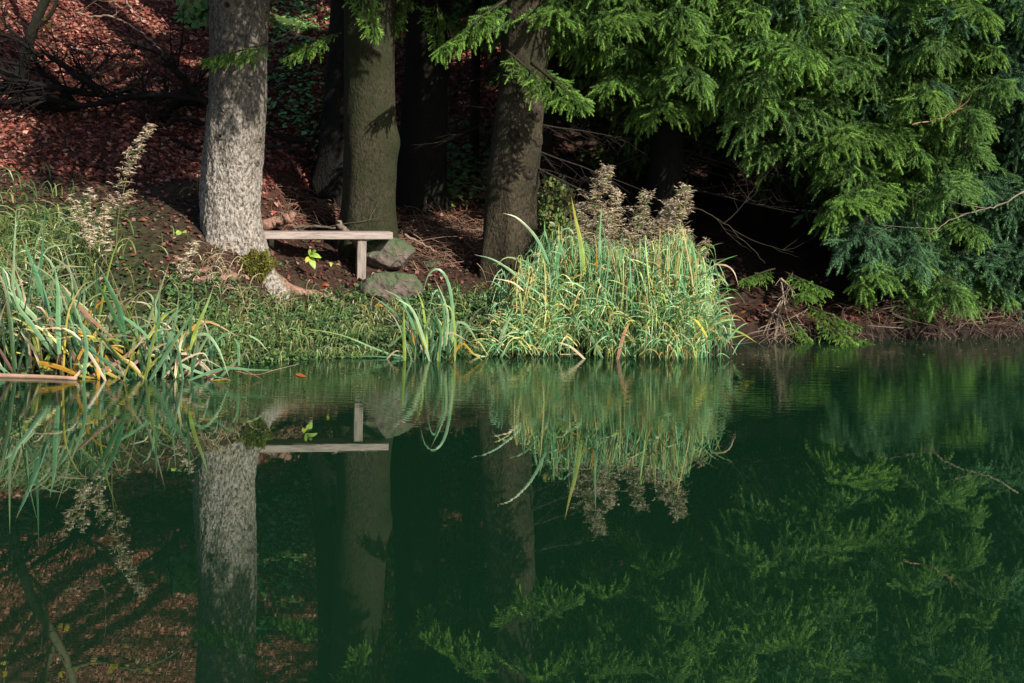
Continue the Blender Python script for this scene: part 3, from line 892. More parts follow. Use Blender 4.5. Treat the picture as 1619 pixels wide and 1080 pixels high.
bl, brt = P(405, 372, 12.0), P(620, 372.5, 12.28)
post_ft = P(570, 447, 12.1)
mid = (bl + brt) / 2
bench = empty('bench', (mid.x, mid.y, post_ft.z), "simple grey wooden plank bench on posts between the pale trunk and the rocks", 'bench')
ang = math.atan2(brt.y - bl.y, brt.x - bl.x)
bench.rotation_euler.z = ang
Ls = (brt - bl).length + .25
hz = mid.z - post_ft.z
seat = bm_obj('seat', bevel_box(None, -.12, .10, hz, Ls, .30, .068), M_PLANK, bench)
tilt = math.atan2(brt.z - bl.z, (brt - bl).xy.length); seat.rotation_euler.y = -tilt
px_post = (post_ft.x - mid.x)
bm_obj('leg', bevel_box(None, px_post, .06, (hz - .04) / 2 - .1, .085, .16, hz - .04 + .2), M_POST, bench)
bm_obj('leg', bevel_box(None, (P(427, 380, 12.0).x - mid.x), .22, (hz - .04) / 2 - .1, .05, .08, hz - .04 + .2), M_POST, bench)

# ------------------------------------------------------------------ rocks
def rock(name, px, py, d, size, label, seed, facet=.35, rotz=0.0):
    import bmesh
    c = P(px, py, d)
    bm = bmesh.new(); bmesh.ops.create_icosphere(bm, subdivisions=5, radius=1)
    rr = random.Random(seed)
    planes = []
    for k in range(13):
        n_ = Vector((rr.gauss(0, 1), rr.gauss(0, 1), rr.gauss(0, .8))).normalized(); planes.append((n_, rr.uniform(.62, .9)))
    for v in bm.verts:
        p = v.co.normalized(); r = 1.0
        for n_, h in planes:
            q = p.dot(n_)
            if q > .05: r = min(r, h / q)
        r = r * (1 - facet * .2) + facet * .2 * 1
        r += .07 * mnoise.fractal(p * 2.3 + Vector((seed, 0, 0)), 1, 2, 4) + .02 * mnoise.fractal(p * 9 + Vector((seed, 3, 0)), 1, 2, 4)
        v.co = Vector((p.x * r * size[0], p.y * r * size[1], p.z * r * size[2]))
    for f in bm.faces: f.smooth = True
    me = bpy.data.meshes.new(name); bm.to_mesh(me); bm.free(); me.materials.append(M_STONE)
    o = bpy.data.objects.new(name, me); o.location = c; o.rotation_euler.z = rotz
    COL.objects.link(o); return tag(o, label, 'rock')


rock('boulder', 612, 402, 12.55, (.30, .26, .17), "upper brown boulder with a green mossy top behind the right end of the bench", 3, rotz=.2)
rock('boulder', 618, 452, 12.1, (.36, .28, .19), "low rounded mossy green boulder at the foot of the bench post", 9, rotz=-.1)
rock('stone', 683, 420, 12.8, (.14, .12, .07), "small flat mossy stone half buried right of the upper boulder", 5)


# ------------------------------------------------------------------ sticks, logs and fallen branches
def stick(name, pxs, d, r0, r1, col, label, cat='branch', group=None, twigs=0, mat=None, seed=0, sides=7, follow=True, dz=0.0):
    rr = random.Random(seed); pts = []
    for (px, py) in pxs:
        dd = d
        if follow: dd = min(d, ground_depth(px, py) - .12)
        pts.append(P(px, py, dd))
    c = catmull(pts, max(10, 5 * len(pts)))
    c = c + np.array([[rr.gauss(0, .006), rr.gauss(0, .01), rr.gauss(0, .006)] for _ in c])
    mb = MB(); mb.tube(c, np.linspace(r0, r1, len(c)), sides, col)

    def side(p, dirv, l, r, lev):
        n = 6; q = [np.array(p)]; dv = np.array(dirv)
        for i in range(n):
            dv = dv + np.array([rr.gauss(0, .13), rr.gauss(0, .1), rr.gauss(0, .13)]); dv /= np.linalg.norm(dv); q.append(q[-1] + dv * l / n)
        mb.tube(np.array(q), np.linspace(r, r * .3, n + 1), 4, np.array(col) * rr.uniform(.7, 1.4), cap=False)
        if lev < 1:
            for k in range(3):
                i = rr.randint(1, n - 1); e = dv + np.array([rr.gauss(0, .7), rr.gauss(0, .3), rr.gauss(0, .7)])
                side(q[i], e / np.linalg.norm(e), l * .5, r * .5, 1)
    for k in range(twigs):
        i = rr.randint(1, len(c) - 2); tn = c[i + 1] - c[i - 1]; tn /= np.linalg.norm(tn)
        e = tn + np.array([rr.gauss(0, .7), rr.gauss(-.1, .35), rr.gauss(.25, .7)])
        side(c[i], e / np.linalg.norm(e), rr.uniform(.25, .75), max(.004, r0 * .3), 0)
    return tag(mb.build(name, mat or M_TWIG, None, True), label, cat, group)


DK = (.007, .0058, .005)
GRP = 'dark fallen branches in the tangle'
LBL = "dark leafless branch lying in the tangle of fallen wood left of the pale trunk"
tangle = [
    ([(980, 480), (880, 462), (700, 450), (560, 470), (400, 500), (200, 470), (0, 490)], .045, .03, 9),
    ([(975, 480), (900, 410), (830, 330), (770, 260), (690, 225), (620, 230)], .045, .018, 7),
    ([(770, 570), (810, 510), (880, 480), (975, 500)], .065, .05, 3),
    ([(190, 350), (180, 310), (130, 220), (60, 150), (0, 80)], .03, .012, 8),
    ([(390, 420), (420, 360), (500, 290), (520, 230)], .025, .01, 5),
    ([(480, 440), (400, 380), (300, 310), (200, 240)], .04, .03, 6),
    ([(200, 270), (80, 190), (0, 160)], .028, .02, 5),
    ([(390, 400), (430, 370), (560, 310), (640, 250)], .022, .008, 4),
    ([(540, 430), (640, 390), (740, 310)], .02, .008, 4),
    ([(720, 500), (790, 450), (780, 390)], .025, .012, 4),
    ([(300, 420), (150, 400), (0, 330)], .04, .03, 8),
    ([(600, 480), (350, 430), (100, 390), (0, 400)], .035, .02, 10),
    ([(350, 480), (250, 380), (170, 330), (0, 290)], .03, .02, 8),
    ([(560, 500), (470, 420), (380, 330), (330, 240)], .025, .01, 6),
    ([(720, 470), (600, 430), (480, 480), (300, 520), (100, 500)], .03, .02, 8),
    ([(960, 590), (850, 560), (760, 600), (640, 540)], .03, .015, 7),
    ([(940, 720), (860, 680), (780, 640), (700, 610)], .02, .01, 3),
    ([(260, 500), (120, 430), (0, 440)], .05, .04, 6),
]
for k, (pts, r0, r1, tw) in enumerate(tangle):
    stick('fallen_branch', [Z1(*p) for p in pts], 14.6 + .12 * (k % 5), r0, r1, DK, LBL, 'branch', GRP, int(tw * 1.7), seed=200 + k)
stick('fallen_branch', [Z1(*p) for p in [(360, 60), (440, 80), (510, 75), (600, 110), (690, 170), (775, 250)]], 15.5, .016, .008, (.20, .14, .10), "thin pale brown dead twig leaning over the dark tangle of branches", twigs=3, seed=301)
stick('fallen_branch', [Z1(*p) for p in [(75, 95), (130, 125), (165, 175)]], 16.2, .016, .01, (.12, .095, .08), "short curved grey stick on the red leaf slope at far upper left", seed=302)
stick('fallen_branch', [Z1(*p) for p in [(590, 0), (630, 50), (680, 105)]], 18, .014, .008, (.22, .15, .11), "short pale twig on the leaf slope at the top edge", seed=303)
stick('fallen_branch', [Z1(*p) for p in [(330, 225), (420, 245), (480, 240)]], 16.5, .014, .01, (.20, .16, .15), "small pale grey stick lying flat among red leaves above the tangle", seed=304)
stick('fallen_branch', [Z1(*p) for p in [(1262, 615), (1350, 660), (1440, 668), (1530, 672)]], 14.3, .03, .02, DK, "dark bent branch crossing in front of green herbs right of the pale trunk", twigs=4, seed=305)
stick('fallen_branch', [Z1(*p) for p in [(1548, 480), (1510, 600), (1470, 700), (1450, 790)]], 13.9, .018, .012, DK, "dark upright twig hanging beside the black trunk in the gap", twigs=3, seed=306)
stick('fallen_branch', [Z1(*p) for p in [(1265, 700), (1340, 698), (1410, 712)]], 14.2, .03, .022, (.02, .016, .013), "short thick dark stick lying low right of the pale trunk", seed=307)
for k, (pts) in enumerate(([(1545, 230), (1430, 290), (1290, 315)], [(1550, 300), (1420, 350), (1285, 380)], [(1560, 380), (1430, 390), (1300, 430)])):
    stick('fallen_branch', [Z1(*p) for p in pts], 14.1 + .1 * k, .012, .005, DK, "thin bare twig crossing the gap between black trunk and pale trunk", 'branch', 'bare twigs in the gap between trunks', 6, seed=310 + k, follow=False)
bt = empty('bare_tree', (-6.1, 15.5, gz(-6.1, 15.5)), "leaning leafless young tree with a few yellow leaves at the upper left corner", 'tree')
mb = MB(); q = catmull([(-6.1, 15.5, gz(-6.1, 15.5) - .2), (-5.97, 15.5, 3.1), (-5.75, 15.5, 3.7), (-5.3, 15.5, 4.5), (-5.15, 15.6, 5.6), (-5.2, 15.7, 7)], 26); mb.tube(q, np.linspace(.075, .03, 26), 9, (.11, .10, .06)); mb.build('trunk', M_TWIG, bt, True)
lv = MB()
for pts in ([(-5.3, 15.5, 4.5), (-4.9, 15.45, 4.38), (-4.4, 15.4, 4.45), (-3.7, 15.3, 4.05)], [(-5.9, 15.5, 3.3), (-5.6, 15.4, 3.6), (-5.5, 15.3, 4.2)], [(-5.7, 15.5, 3.8), (-6.0, 15.4, 4.3), (-6.1, 15.4, 5)], [(-5.5, 15.5, 4.2), (-5.6, 15.4, 4.8), (-5.4, 15.4, 5.4)]):
    mb = MB(); c = catmull(pts, 14); mb.tube(c, np.linspace(.035, .01, 14), 6, (.10, .09, .055))
    for k in range(9):
        b = c[R.randint(3, 13)]; e = b + NR.normal(0, .28, 3); mb.tube(catmull([b, (b + e) / 2 + NR.normal(0, .03, 3), e], 6), np.linspace(.008, .003, 6), 4, (.09, .08, .05), cap=False)
        if R.random() < .6:
            for w in range(3):
                d1 = NR.normal(0, 1, 3); d1 /= np.linalg.norm(d1); p = b + (e - b) * R.random(); lv.blade([p, p + d1 * .04, p + d1 * .09], .06, np.array((.5, .36, .05)) * R.uniform(.7, 1.2), n=5)
    mb.build('branch', M_TWIG, bt, True)
lv.build('foliage', M_BROAD, bt)
stick('mossy_log', [(418, 28), (450, 40), (488, 52)], 18.0, .11, .10, (.05, .08, .02), "bright green mossy log on the slope just right of the pale trunk top", 'log', mat=M_LOG, seed=320, sides=14)
stick('fallen_branch', [(430, 68), (475, 58), (520, 72)], 16.5, .014, .008, (.28, .22, .17), "pale bare branch below the mossy log", seed=321, twigs=3)
stick('prop_stick', [(533, 352), (546, 366), (558, 378), (572, 400)], 12.5, .035, .03, (.13, .10, .075), "grey brown stick leaning behind the bench post", seed=322)
stick('log', [(416, 356), (440, 350), (464, 343)], 12.5, .06, .05, (.17, .08, .045), "rotten orange brown log piece above the left end of the bench", 'log', seed=323, sides=12, mat=M_ROOT, follow=False)
stick('fallen_branch', [(462, 360), (500, 357), (530, 362)], 12.7, .016, .010, (.09, .07, .05), "brown stick lying behind the bench seat", seed=324, twigs=2)
stick('fallen_branch', [(640, 372), (665, 385), (690, 398)], 12.9, .014, .008, (.20, .13, .10), "light brown twig among the red brush right of the upper boulder", seed=325, twigs=2)
stick('fallen_branch', [(1619, 303), (1580, 325), (1550, 332), (1500, 350), (1470, 372)], 13.2, .009, .004, (.2, .17, .12), "bare pale branch sticking out of the spruces near the right edge", seed=326, twigs=2, follow=False)
stick('fallen_branch', [(1440, 196), (1480, 190), (1500, 180), (1521, 172)], 13.0, .007, .003, (.30, .17, .09), "broken orange tipped twig poking from the sunlit spruce bough", seed=327, twigs=1, follow=False)
stick('fallen_branch', [(1095, 325), (1140, 350), (1180, 385), (1212, 418)], 13.1, .006, .003, (.035, .03, .02), "thin drooping dead branch in the dark hollow right of the dry weeds", seed=328, twigs=3, follow=False)

# ------------------------------------------------------------------ stuff: leaf litter, herbs, turf
def scatter_leaves(name, n, region, size, palette, mat, label, lift=.012, tiltv=.5, keep=None):
    mb = MB(); V, Fc, C = [], [], []
    cnt = 0; tries = 0
    while cnt < n and tries < n * 8:
        tries += 1
        x, y = R.uniform(region[0], region[1]), R.uniform(region[2], region[3])
        s = y - np.interp(x, SHX, SHY)
        if s < .05 or (keep and R.random() > keep(x, y, s)): continue
        z = gz(x, y) + lift * R.uniform(.3, 2)
        e = .08; nrm = Vector((-(gz(x + e, y) - z) / e, -(gz(x, y + e) - z) / e, 1)).normalized()
        nrm = (nrm + Vector((R.gauss(0, tiltv), R.gauss(0, tiltv), 0))).normalized()
        a = R.uniform(0, 2 * math.pi); t = Vector((math.cos(a), math.sin(a), 0)); t = (t - nrm * t.dot(nrm)).normalized(); b = nrm.cross(t)
        L_ = R.uniform(*size); w = L_ * R.uniform(.28, .42); cu = R.uniform(-.25, .35) * L_
        p = Vector((x, y, z))
        V += [p - t * L_ * .5, p - b * w + nrm * cu, p + t * L_ * .5 + nrm * R.uniform(-.1, .25) * L_, p + b * w + nrm * cu]
        k = cnt * 4; Fc += [(k, k + 1, k + 2), (k, k + 2, k + 3)]
        c = np.array(R.choice(palette)) * R.uniform(.6, 1.35); C += [c] * 4
        cnt += 1
    mb.add([tuple(v) for v in V], Fc, np.array(C))
    return tag(mb.build(name, mat), label, 'leaves', kind='stuff')


RED = [(.27, .080, .056), (.21, .056, .042), (.32, .12, .088), (.13, .042, .034), (.42, .22, .165), (.22, .095, .075)]
scatter_leaves('fallen_leaves', 62000, (-8.5, .3, 12.9, 26), (.045, .095), RED, M_DRY, "russet fallen leaves carpeting the slope behind the trees", .02, .5, keep=lambda x, y, s: 1 if y > 14.2 else (.8 if x < -2.6 else .1))
scatter_leaves('fallen_leaves', 6500, (-5.5, 2.2, 10.2, 14.2), (.03, .065), [(c_[0] * .75, c_[1] * .8, c_[2] * .8) for c_ in RED] + [(.07, .045, .03)] * 6 + [(.11, .08, .05)] * 2, M_DRY, "brown fallen leaves strewn over the bank around the bench", .01, .35, keep=lambda x, y, s: .9 if s > .9 else .12)

# bright single fallen leaves
for (px, py, col, lab) in ((514, 451, (.45, .10, .02), "bright orange fallen leaf on the earth left of the mossy boulder"), (599, 484, (.5, .17, .02), "golden orange fallen leaf below the mossy boulder"),
                           (226, 348, (.35, .13, .05), "orange fallen leaf on the left bank behind the tall dry weed"), (626, 497, (.42, .13, .05), "reddish fallen leaf above the middle iris"), (743, 372, (.4, .10, .03), "orange leaf caught in the red brush left of the brown trunk")):
    d = ground_depth(px, py) - .05; c = P(px, py, d); mb = MB()
    mb.blade([c + Vector((-.04, 0, 0)), c + Vector((0, -.02, .012)), c + Vector((.045, -.02, .0))], .04, np.array(col) * .8, face=(0, -.7, .7), n=6, taper=.6)
    tag(mb.build('fallen_leaf', M_DRY), lab, 'leaf')


def herb_cover(name, n, region, size, palette, label, keep, h=.12):
    """small round leaves on short stalks"""
    mb = MB(); V, Fc, C = [], [], []; k = 0; tries = 0
    while k < n and tries < n * 10:
        tries += 1
        x, y = R.uniform(region[0], region[1]), R.uniform(region[2], region[3])
        s = y - float(np.interp(x, SHX, SHY))
        if s < -.12 or R.random() > keep(x, y, s): continue
        g = max(gz(x, y), -.02); hh = h * R.uniform(.15, 1) * (.5 + fbm(x, y, 3, 8) * .5 + .4)
        p = Vector((x, y, g + max(hh, .01)))
        nrm = Vector((R.gauss(0, .5), R.gauss(-.35, .4), 1)).normalized()
        a = R.uniform(0, 6.28); t = Vector((math.cos(a), math.sin(a), 0)); t = (t - nrm * t.dot(nrm)).normalized(); b = nrm.cross(t)
        L_ = R.uniform(*size); c = np.array(R.choice(palette)) * R.uniform(.6, 1.4)
        ring = [p + t * L_ * .55 * math.cos(q) + b * L_ * .45 * math.sin(q) + nrm * L_ * .12 * math.cos(2 * q) for q in np.linspace(0, 2 * math.pi, 5, endpoint=False)]
        i = len(V); V += ring; Fc += [(i, i + 1, i + 2), (i, i + 2, i + 3), (i, i + 3, i + 4)]; C += [c] * 5
        k += 1
    mb.add([tuple(v) for v in V], Fc, np.array(C))
    return tag(mb.build(name, M_BROAD), label, 'ground cover', kind='stuff')


GRN = [(.06, .14, .045), (.08, .18, .055), (.04, .095, .032), (.12, .17, .04), (.075, .13, .055), (.025, .05, .015)]
herb_cover('ground_cover', 7000, (-2.9, .2, 10.2, 12.6), (.018, .042), GRN, "low creeping green herbs on the sunny bank below the roots",
           lambda x, y, s: max(0, min(1, 1.05 - s / .75 + 1.3 * fbm(x, y, 1.9, 4))), .085)
herb_cover('ground_cover', 1700, (-5.5, -2.7, 9.6, 12.8), (.02, .045), GRN + [(.12, .13, .04)], "low green herbs and moss on the left bank", lambda x, y, s: max(0, min(1, .75 - s / 2.2 + 1.2 * fbm(x, y, 1.3, 6))), .08)
herb_cover('ground_cover', 850, (-3.6, -2.0, 15.2, 20), (.05, .09), [(.17, .38, .11), (.20, .42, .13), (.12, .28, .09)], "lush green herbs growing on the slope between the pale and olive trunks", lambda x, y, s: max(0, min(1, 1 - abs(x - (-.1733 * y)) / .5 + .5 * fbm(x, y, 1.2, 3))), .14)  # greens brightened to stand in for sunlight the trunks block here
herb_cover('ground_cover', 1500, (-5.2, -3.4, 17.4, 21), (.07, .12), [(.06, .17, .05), (.08, .2, .06)], "patch of green bramble leaves at the top of the red leaf slope", lambda x, y, s: max(0, min(1, .9 - abs(x + 4.1) / .7 + .6 * fbm(x, y, 1.2, 13))), .4)
herb_cover('ground_cover', 700, (-.9, .1, 14.5, 17), (.05, .09), [(.07, .17, .05), (.12, .2, .05)], "few green plants in the gap beside the thin dark tree", lambda x, y, s: .8, .3)


def grass_stuff(name, n, region, length, palette, label, keep, width=.008, lean=.6, mat=None):
    mb = MB(); k = 0; tries = 0
    while k < n and tries < n * 10:
        tries += 1
        x, y = R.uniform(region[0], region[1]), R.uniform(region[2], region[3])
        s = y - float(np.interp(x, SHX, SHY))
        if s < -.1 or R.random() > keep(x, y, s): continue
        g = max(gz(x, y) - .02, -.03); L_ = R.uniform(*length)
        a = R.uniform(0, 6.28); dv = np.array([math.cos(a), math.sin(a) * .8 - .25, 0]) * lean * R.uniform(.3, 1.2)
        p0 = np.array([x, y, g]); p1 = p0 + dv * L_ * .25 + np.array([0, 0, L_ * .5]); p2 = p0 + dv * L_ * .7 + np.array([0, 0, L_ * .72]); p3 = p0 + dv * L_ * 1.2 + np.array([0, 0, L_ * R.uniform(.35, .8)])
        c = np.array(R.choice(palette)) * R.uniform(.65, 1.3)
        mb.blade([p0, p1, p2, p3], width * R.uniform(.7, 1.3), c, n=6, fold=.15)
        k += 1
    return tag(mb.build(name, mat or M_BLADE), label, 'grass', kind='stuff')


TUR = [(.10, .17, .05), (.13, .20, .06), (.20, .24, .07), (.24, .25, .08), (.06, .12, .04)]
STRAW = [(.42, .34, .2), (.36, .27, .16), (.5, .42, .28)]
grass_stuff('bank_grass', 3000, (-6, -2.5, 9.9, 13), (.12, .30), TUR, "long green and straw grass covering the left bank behind the irises", lambda x, y, s: max(0, min(1, 1.0 - s / 2.6 + .8 * fbm(x, y, 1, 9))) * (1 if x < -.325 * y else .06), .010, .9)
grass_stuff('bank_grass', 2300, (-2.9, 0.2, 10.3, 12.3), (.07, .2), TUR, "short green grass tufts among the herbs below the bench", lambda x, y, s: max(0, min(1, 1 - s / .9)), .008, .6)
grass_stuff('dry_grass', 260, (-2.75, -2.0, 10.9, 11.5), (.06, .17), STRAW + [(.2, .15, .09)], "withered straw grass around the foot of the pale trunk", lambda x, y, s: .9, .006, 1.1, M_DRY)
grass_stuff('dry_grass', 450, (3.2, 7, 12.9, 14.6), (.12, .28), [(.10, .065, .048), (.15, .095, .075), (.06, .04, .03)], "reddish brown withered grass hanging over the right bank edge", lambda x, y, s: max(0, min(1, 1.1 - s / .5)) * (1 if x > 4.1 else .3), .008, 1.5, M_DRY)

# brush of dead spruce twigs
mb = MB()
for k in range(620):
    if R.random() < .75: px, py = R.uniform(625, 800), R.gauss(375, 22)
    else: px, py = R.uniform(440, 560), R.gauss(330, 14)
    d = max(12.3, ground_depth(px, py) - R.uniform(.02, .25)); c = np.array(P(px, py, d))
    if c[2] - gz(c[0], c[1]) > .5: continue
    a = R.gauss(-.25, .5) + (math.pi if R.random() < .5 else 0); l = R.uniform(.12, .5)
    dv = np.array([math.cos(a), R.gauss(-.1, .4), math.sin(a) * .6])
    q = [c - dv * l / 2, c + np.array([0, 0, R.gauss(.03, .03)]), c + dv * l / 2 + np.array([0, 0, -.03])]
    col = np.array(R.choice([(.14, .065, .045), (.10, .06, .04), (.19, .10, .07), (.06, .04, .03), (.22, .15, .1)]))
    mb.tube(catmull(q, 6), np.linspace(.006, .002, 6), 3, col, cap=False)
    for w in range(3):
        t = R.uniform(.2, .9); b0 = q[0] * (1 - t) + q[2] * t
        mb.tube(np.array([b0, b0 + dv * l * .2 + NR.normal(0, .06, 3)]), .0025, 3, col, cap=False)
tag(mb.build('brush_heap', M_TWIG), "heap of reddish dead spruce twigs between the boulders and the brown trunk", 'brush', kind='stuff')

# ------------------------------------------------------------------ irises
BG1, BG2, BG3 = (.14, .29, .14), (.06, .165, .075), (.29, .42, .22)
YEL, ORA, TAN, BRN, DGR, YGR = (.5, .42, .06), (.55, .28, .03), (.6, .46, .29), (.36, .2, .13), (.05, .14, .045), (.30, .40, .07)


def iris(name, base_px, d, label, blades, conv, cat='plant', width=1.0, extra=0, extra_box=None, hgt=(.35, .8), seed=0, dead=.3):
    rr = random.Random(seed)
    b = P(*base_px, d); o = empty(name, (b.x, b.y, 0), label, cat)
    for (pts, w, c0, c1) in blades:
        q = [conv(*p) for p in pts]
        off = rr.uniform(-.12, .12)
        n = len(q); P3 = [P(x, y, d + off - .12 * i / n) for i, (x, y) in enumerate(q)]
        if P3[0].z < .10: P3[0].z = min(P3[0].z, -.02)
        for v in P3[1:]: v.z = max(v.z, .006)
        mb = MB(); mb.blade([tuple(v) for v in P3], w * width * 1.02, c0, c1, n=14, face=(rr.uniform(-.35, .35), -1, rr.uniform(.0, .4)))
        mb.build('leaf', M_BLADE, o)
    for k in range(extra):
        x0, x1 = extra_box
        px = rr.uniform(x0, x1); dd = d + rr.uniform(-.10, .4)
        p = P(px, 600, dd); p.z = -.02 if dd < d + .15 else max(-.02, gz(p.x, p.y))
        L_ = rr.uniform(*hgt); a = rr.gauss(0, .42)
        dead_ = rr.random() < dead
        bend = rr.choice([.02, .08, .15, .3, .5]) if not dead_ else rr.choice([.1, .2, .5, 1.0])
        if dead_: a *= 2.0; L_ *= .8
        sg = 1 if a > 0 else -1
        up = np.array([math.sin(a), rr.uniform(-.25, .1), math.cos(a)])
        p0 = np.array(p); p1 = p0 + up * L_ * .4; p2 = p0 + up * L_ * .72 + np.array([sg * bend * .12 * L_, 0, -.05 * bend * L_]); p3 = p0 + up * L_ + np.array([sg * bend * .5 * L_, -.05, -bend * .5 * L_])
        p3[2] = max(p3[2], .01)
        c = rr.choice([BG1, BG1, BG2, BG3, DGR, YGR]) if not dead_ else rr.choice([YEL, TAN, BRN, TAN, ORA])
        mb = MB(); mb.blade([p0, p1, p2, p3], rr.uniform(.013, .031) * width, np.array(c) * rr.uniform(.45, 1.15), np.array(c) * 1.1 if rr.random() < .6 else (np.array(TAN) * .8), n=11, face=(rr.uniform(-.6, .6), -1, rr.uniform(0, .4)))
        mb.build('leaf', M_BLADE, o)
    return o


left1 = [
    ([(240, 600), (190, 450), (140, 320), (103, 232)], .036, BG2, BG2), ([(60, 720), (40, 560), (20, 420), (5, 355)], .034, BG1, BG1),
    ([(290, 800), (200, 650), (120, 560), (60, 500), (0, 462)], .036, BG3, BG3), ([(250, 780), (150, 640), (80, 540), (48, 370)], .032, BG1, BG3),
    ([(130, 880), (120, 700), (70, 560), (40, 480)], .03, BG2, BG1), ([(70, 880), (60, 740), (55, 600), (60, 500)], .026, DGR, BG2),
    ([(200, 880), (240, 760), (225, 640), (215, 540)], .022, YGR, YEL), ([(210, 870), (160, 760), (110, 690), (80, 640)], .02, TAN, TAN),
    ([(180, 818), (280, 842), (380, 882), (475, 906)], .034, ORA, YEL), ([(300, 900), (305, 760), (320, 600), (350, 520), (395, 452), (440, 432)], .016, YEL, TAN)]
iris('iris_plant', (60, 600), 9.75, "broad bunch of blue green sword leaves at the far left edge of the water", left1, Z4, extra=62, extra_box=(-40, 150), hgt=(.6, 1.15), seed=1)
left2 = [
    ([(360, 895), (358, 720), (348, 570), (310, 490), (272, 452)], .042, DGR, BG2), ([(280, 780), (275, 620), (275, 480), (258, 360)], .036, BG1, BG1),
    ([(595, 720), (565, 570), (515, 460), (473, 362)], .038, BG2, BG2), ([(588, 690), (535, 585), (495, 500), (445, 433)], .034, DGR, DGR),
    ([(370, 550), (450, 630), (540, 705)], .03, BRN, BRN), ([(385, 715), (520, 712), (700, 718)], .03, YGR, DGR), ([(390, 862), (540, 830), (640, 750), (690, 690)], .028, BRN, TAN),
    ([(395, 880), (410, 740), (380, 620), (350, 540)], .03, BG1, BG3), ([(470, 870), (460, 800), (475, 755)], .022, ORA, ORA),
    ([(600, 890), (560, 830), (530, 790)], .018, TAN, TAN), ([(500, 890), (480, 760), (490, 610)], .022, BG3, BG3)]
iris('iris_plant', (130, 603), 9.65, "dark green and brown leaved iris bunch with one tall broad upright leaf", left2, Z4, extra=54, extra_box=(90, 235), hgt=(.4, .95), seed=2, dead=.4)
left3 = [
    ([(770, 850), (800, 740), (830, 630), (852, 478)], .026, BG1, BG3), ([(755, 760), (752, 600), (760, 425)], .024, BG2, BG1), ([(900, 760), (935, 650), (975, 560), (1016, 450)], .028, YGR, BG3),
    ([(900, 790), (905, 620), (918, 450)], .02, DGR, BG2), ([(735, 880), (745, 640), (725, 520), (690, 480)], .024, BG3, BG3), ([(925, 690), (985, 690), (1040, 765), (1085, 888)], .022, BG3, BG3),
    ([(740, 755), (850, 825), (960, 872), (1095, 902)], .026, BG3, BG1), ([(870, 845), (1050, 850), (1200, 855), (1310, 856)], .02, BG1, BG1), ([(960, 790), (1060, 690), (1165, 657)], .018, BG1, BG1),
    ([(1133, 835), (1130, 745), (1108, 700)], .02, BG1, BG1), ([(665, 895), (710, 840), (755, 790)], .034, YGR, YGR), ([(605, 890), (660, 790), (735, 742)], .03, DGR, YEL),
    ([(660, 690), (700, 770), (735, 890)], .024, TAN, TAN), ([(580, 600), (650, 650), (700, 700), (740, 760)], .022, BG1, BG1), ([(830, 890), (920, 820), (870, 760)], .02, TAN, TAN),
    ([(760, 900), (850, 820), (960, 775), (1000, 840)], .016, TAN, TAN), ([(1180, 690), (1230, 720), (1270, 768)], .012, BG3, BG3)]
iris('iris_plant', (265, 600), 9.75, "spreading iris with pale leaves arching right over the water, right end of the left bunch", left3, Z4, extra=46, extra_box=(215, 345), hgt=(.3, .6), seed=3, dead=.3)
midb = [
    ([(720, 805), (716, 680), (714, 556)], .030, YGR, YGR), ([(728, 560), (755, 600), (795, 700), (835, 795)], .026, DGR, YEL),
    ([(930, 775), (948, 620), (938, 490), (912, 408), (872, 376), (832, 405), (808, 482)], .027, BG1, BG1), ([(915, 740), (925, 610), (905, 520), (860, 418)], .021, BG3, BG3),
    ([(905, 760), (908, 600), (880, 480), (852, 505), (835, 592)], .020, BG1, BG1), ([(842, 795), (848, 690), (822, 645)], .028, BG1, BG3), ([(830, 780), (775, 620), (720, 500)], .02, BG3, BG3),
    ([(985, 750), (985, 650)], .026, BG1, BG1), ([(955, 720), (965, 635), (1010, 640), (1045, 690), (1070, 740)], .022, BG3, BG3), ([(925, 803), (960, 765), (995, 730), (1040, 772), (1092, 816)], .022, ORA, YEL),
    ([(795, 785), (735, 690), (680, 640), (620, 605)], .022, DGR, DGR), ([(800, 792), (620, 770), (420, 690), (220, 655)], .014, BG1, YGR), ([(840, 785), (780, 720), (725, 640)], .018, TAN, TAN),
    ([(800, 795), (600, 792), (380, 790)], .012, BG2, BG1), ([(790, 740), (800, 640), (770, 560)], .018, BG2, BG3), ([(640, 745), (690, 705), (730, 670)], .018, BG1, BG1),
    ([(885, 780), (890, 680), (870, 600), (860, 560)], .02, BG2, BG1), ([(625, 808), (680, 765), (740, 790)], .012, TAN, TAN), ([(780, 835), (790, 770), (850, 760), (920, 815)], .018, BG1, BG1)]
iris('iris_plant', (690, 575), 11.0, "small separate iris in the water with tall leaves arching over, below the boulders", midb, Z5, seed=4, extra=30, extra_box=(650, 735), hgt=(.35, .72), dead=.12)
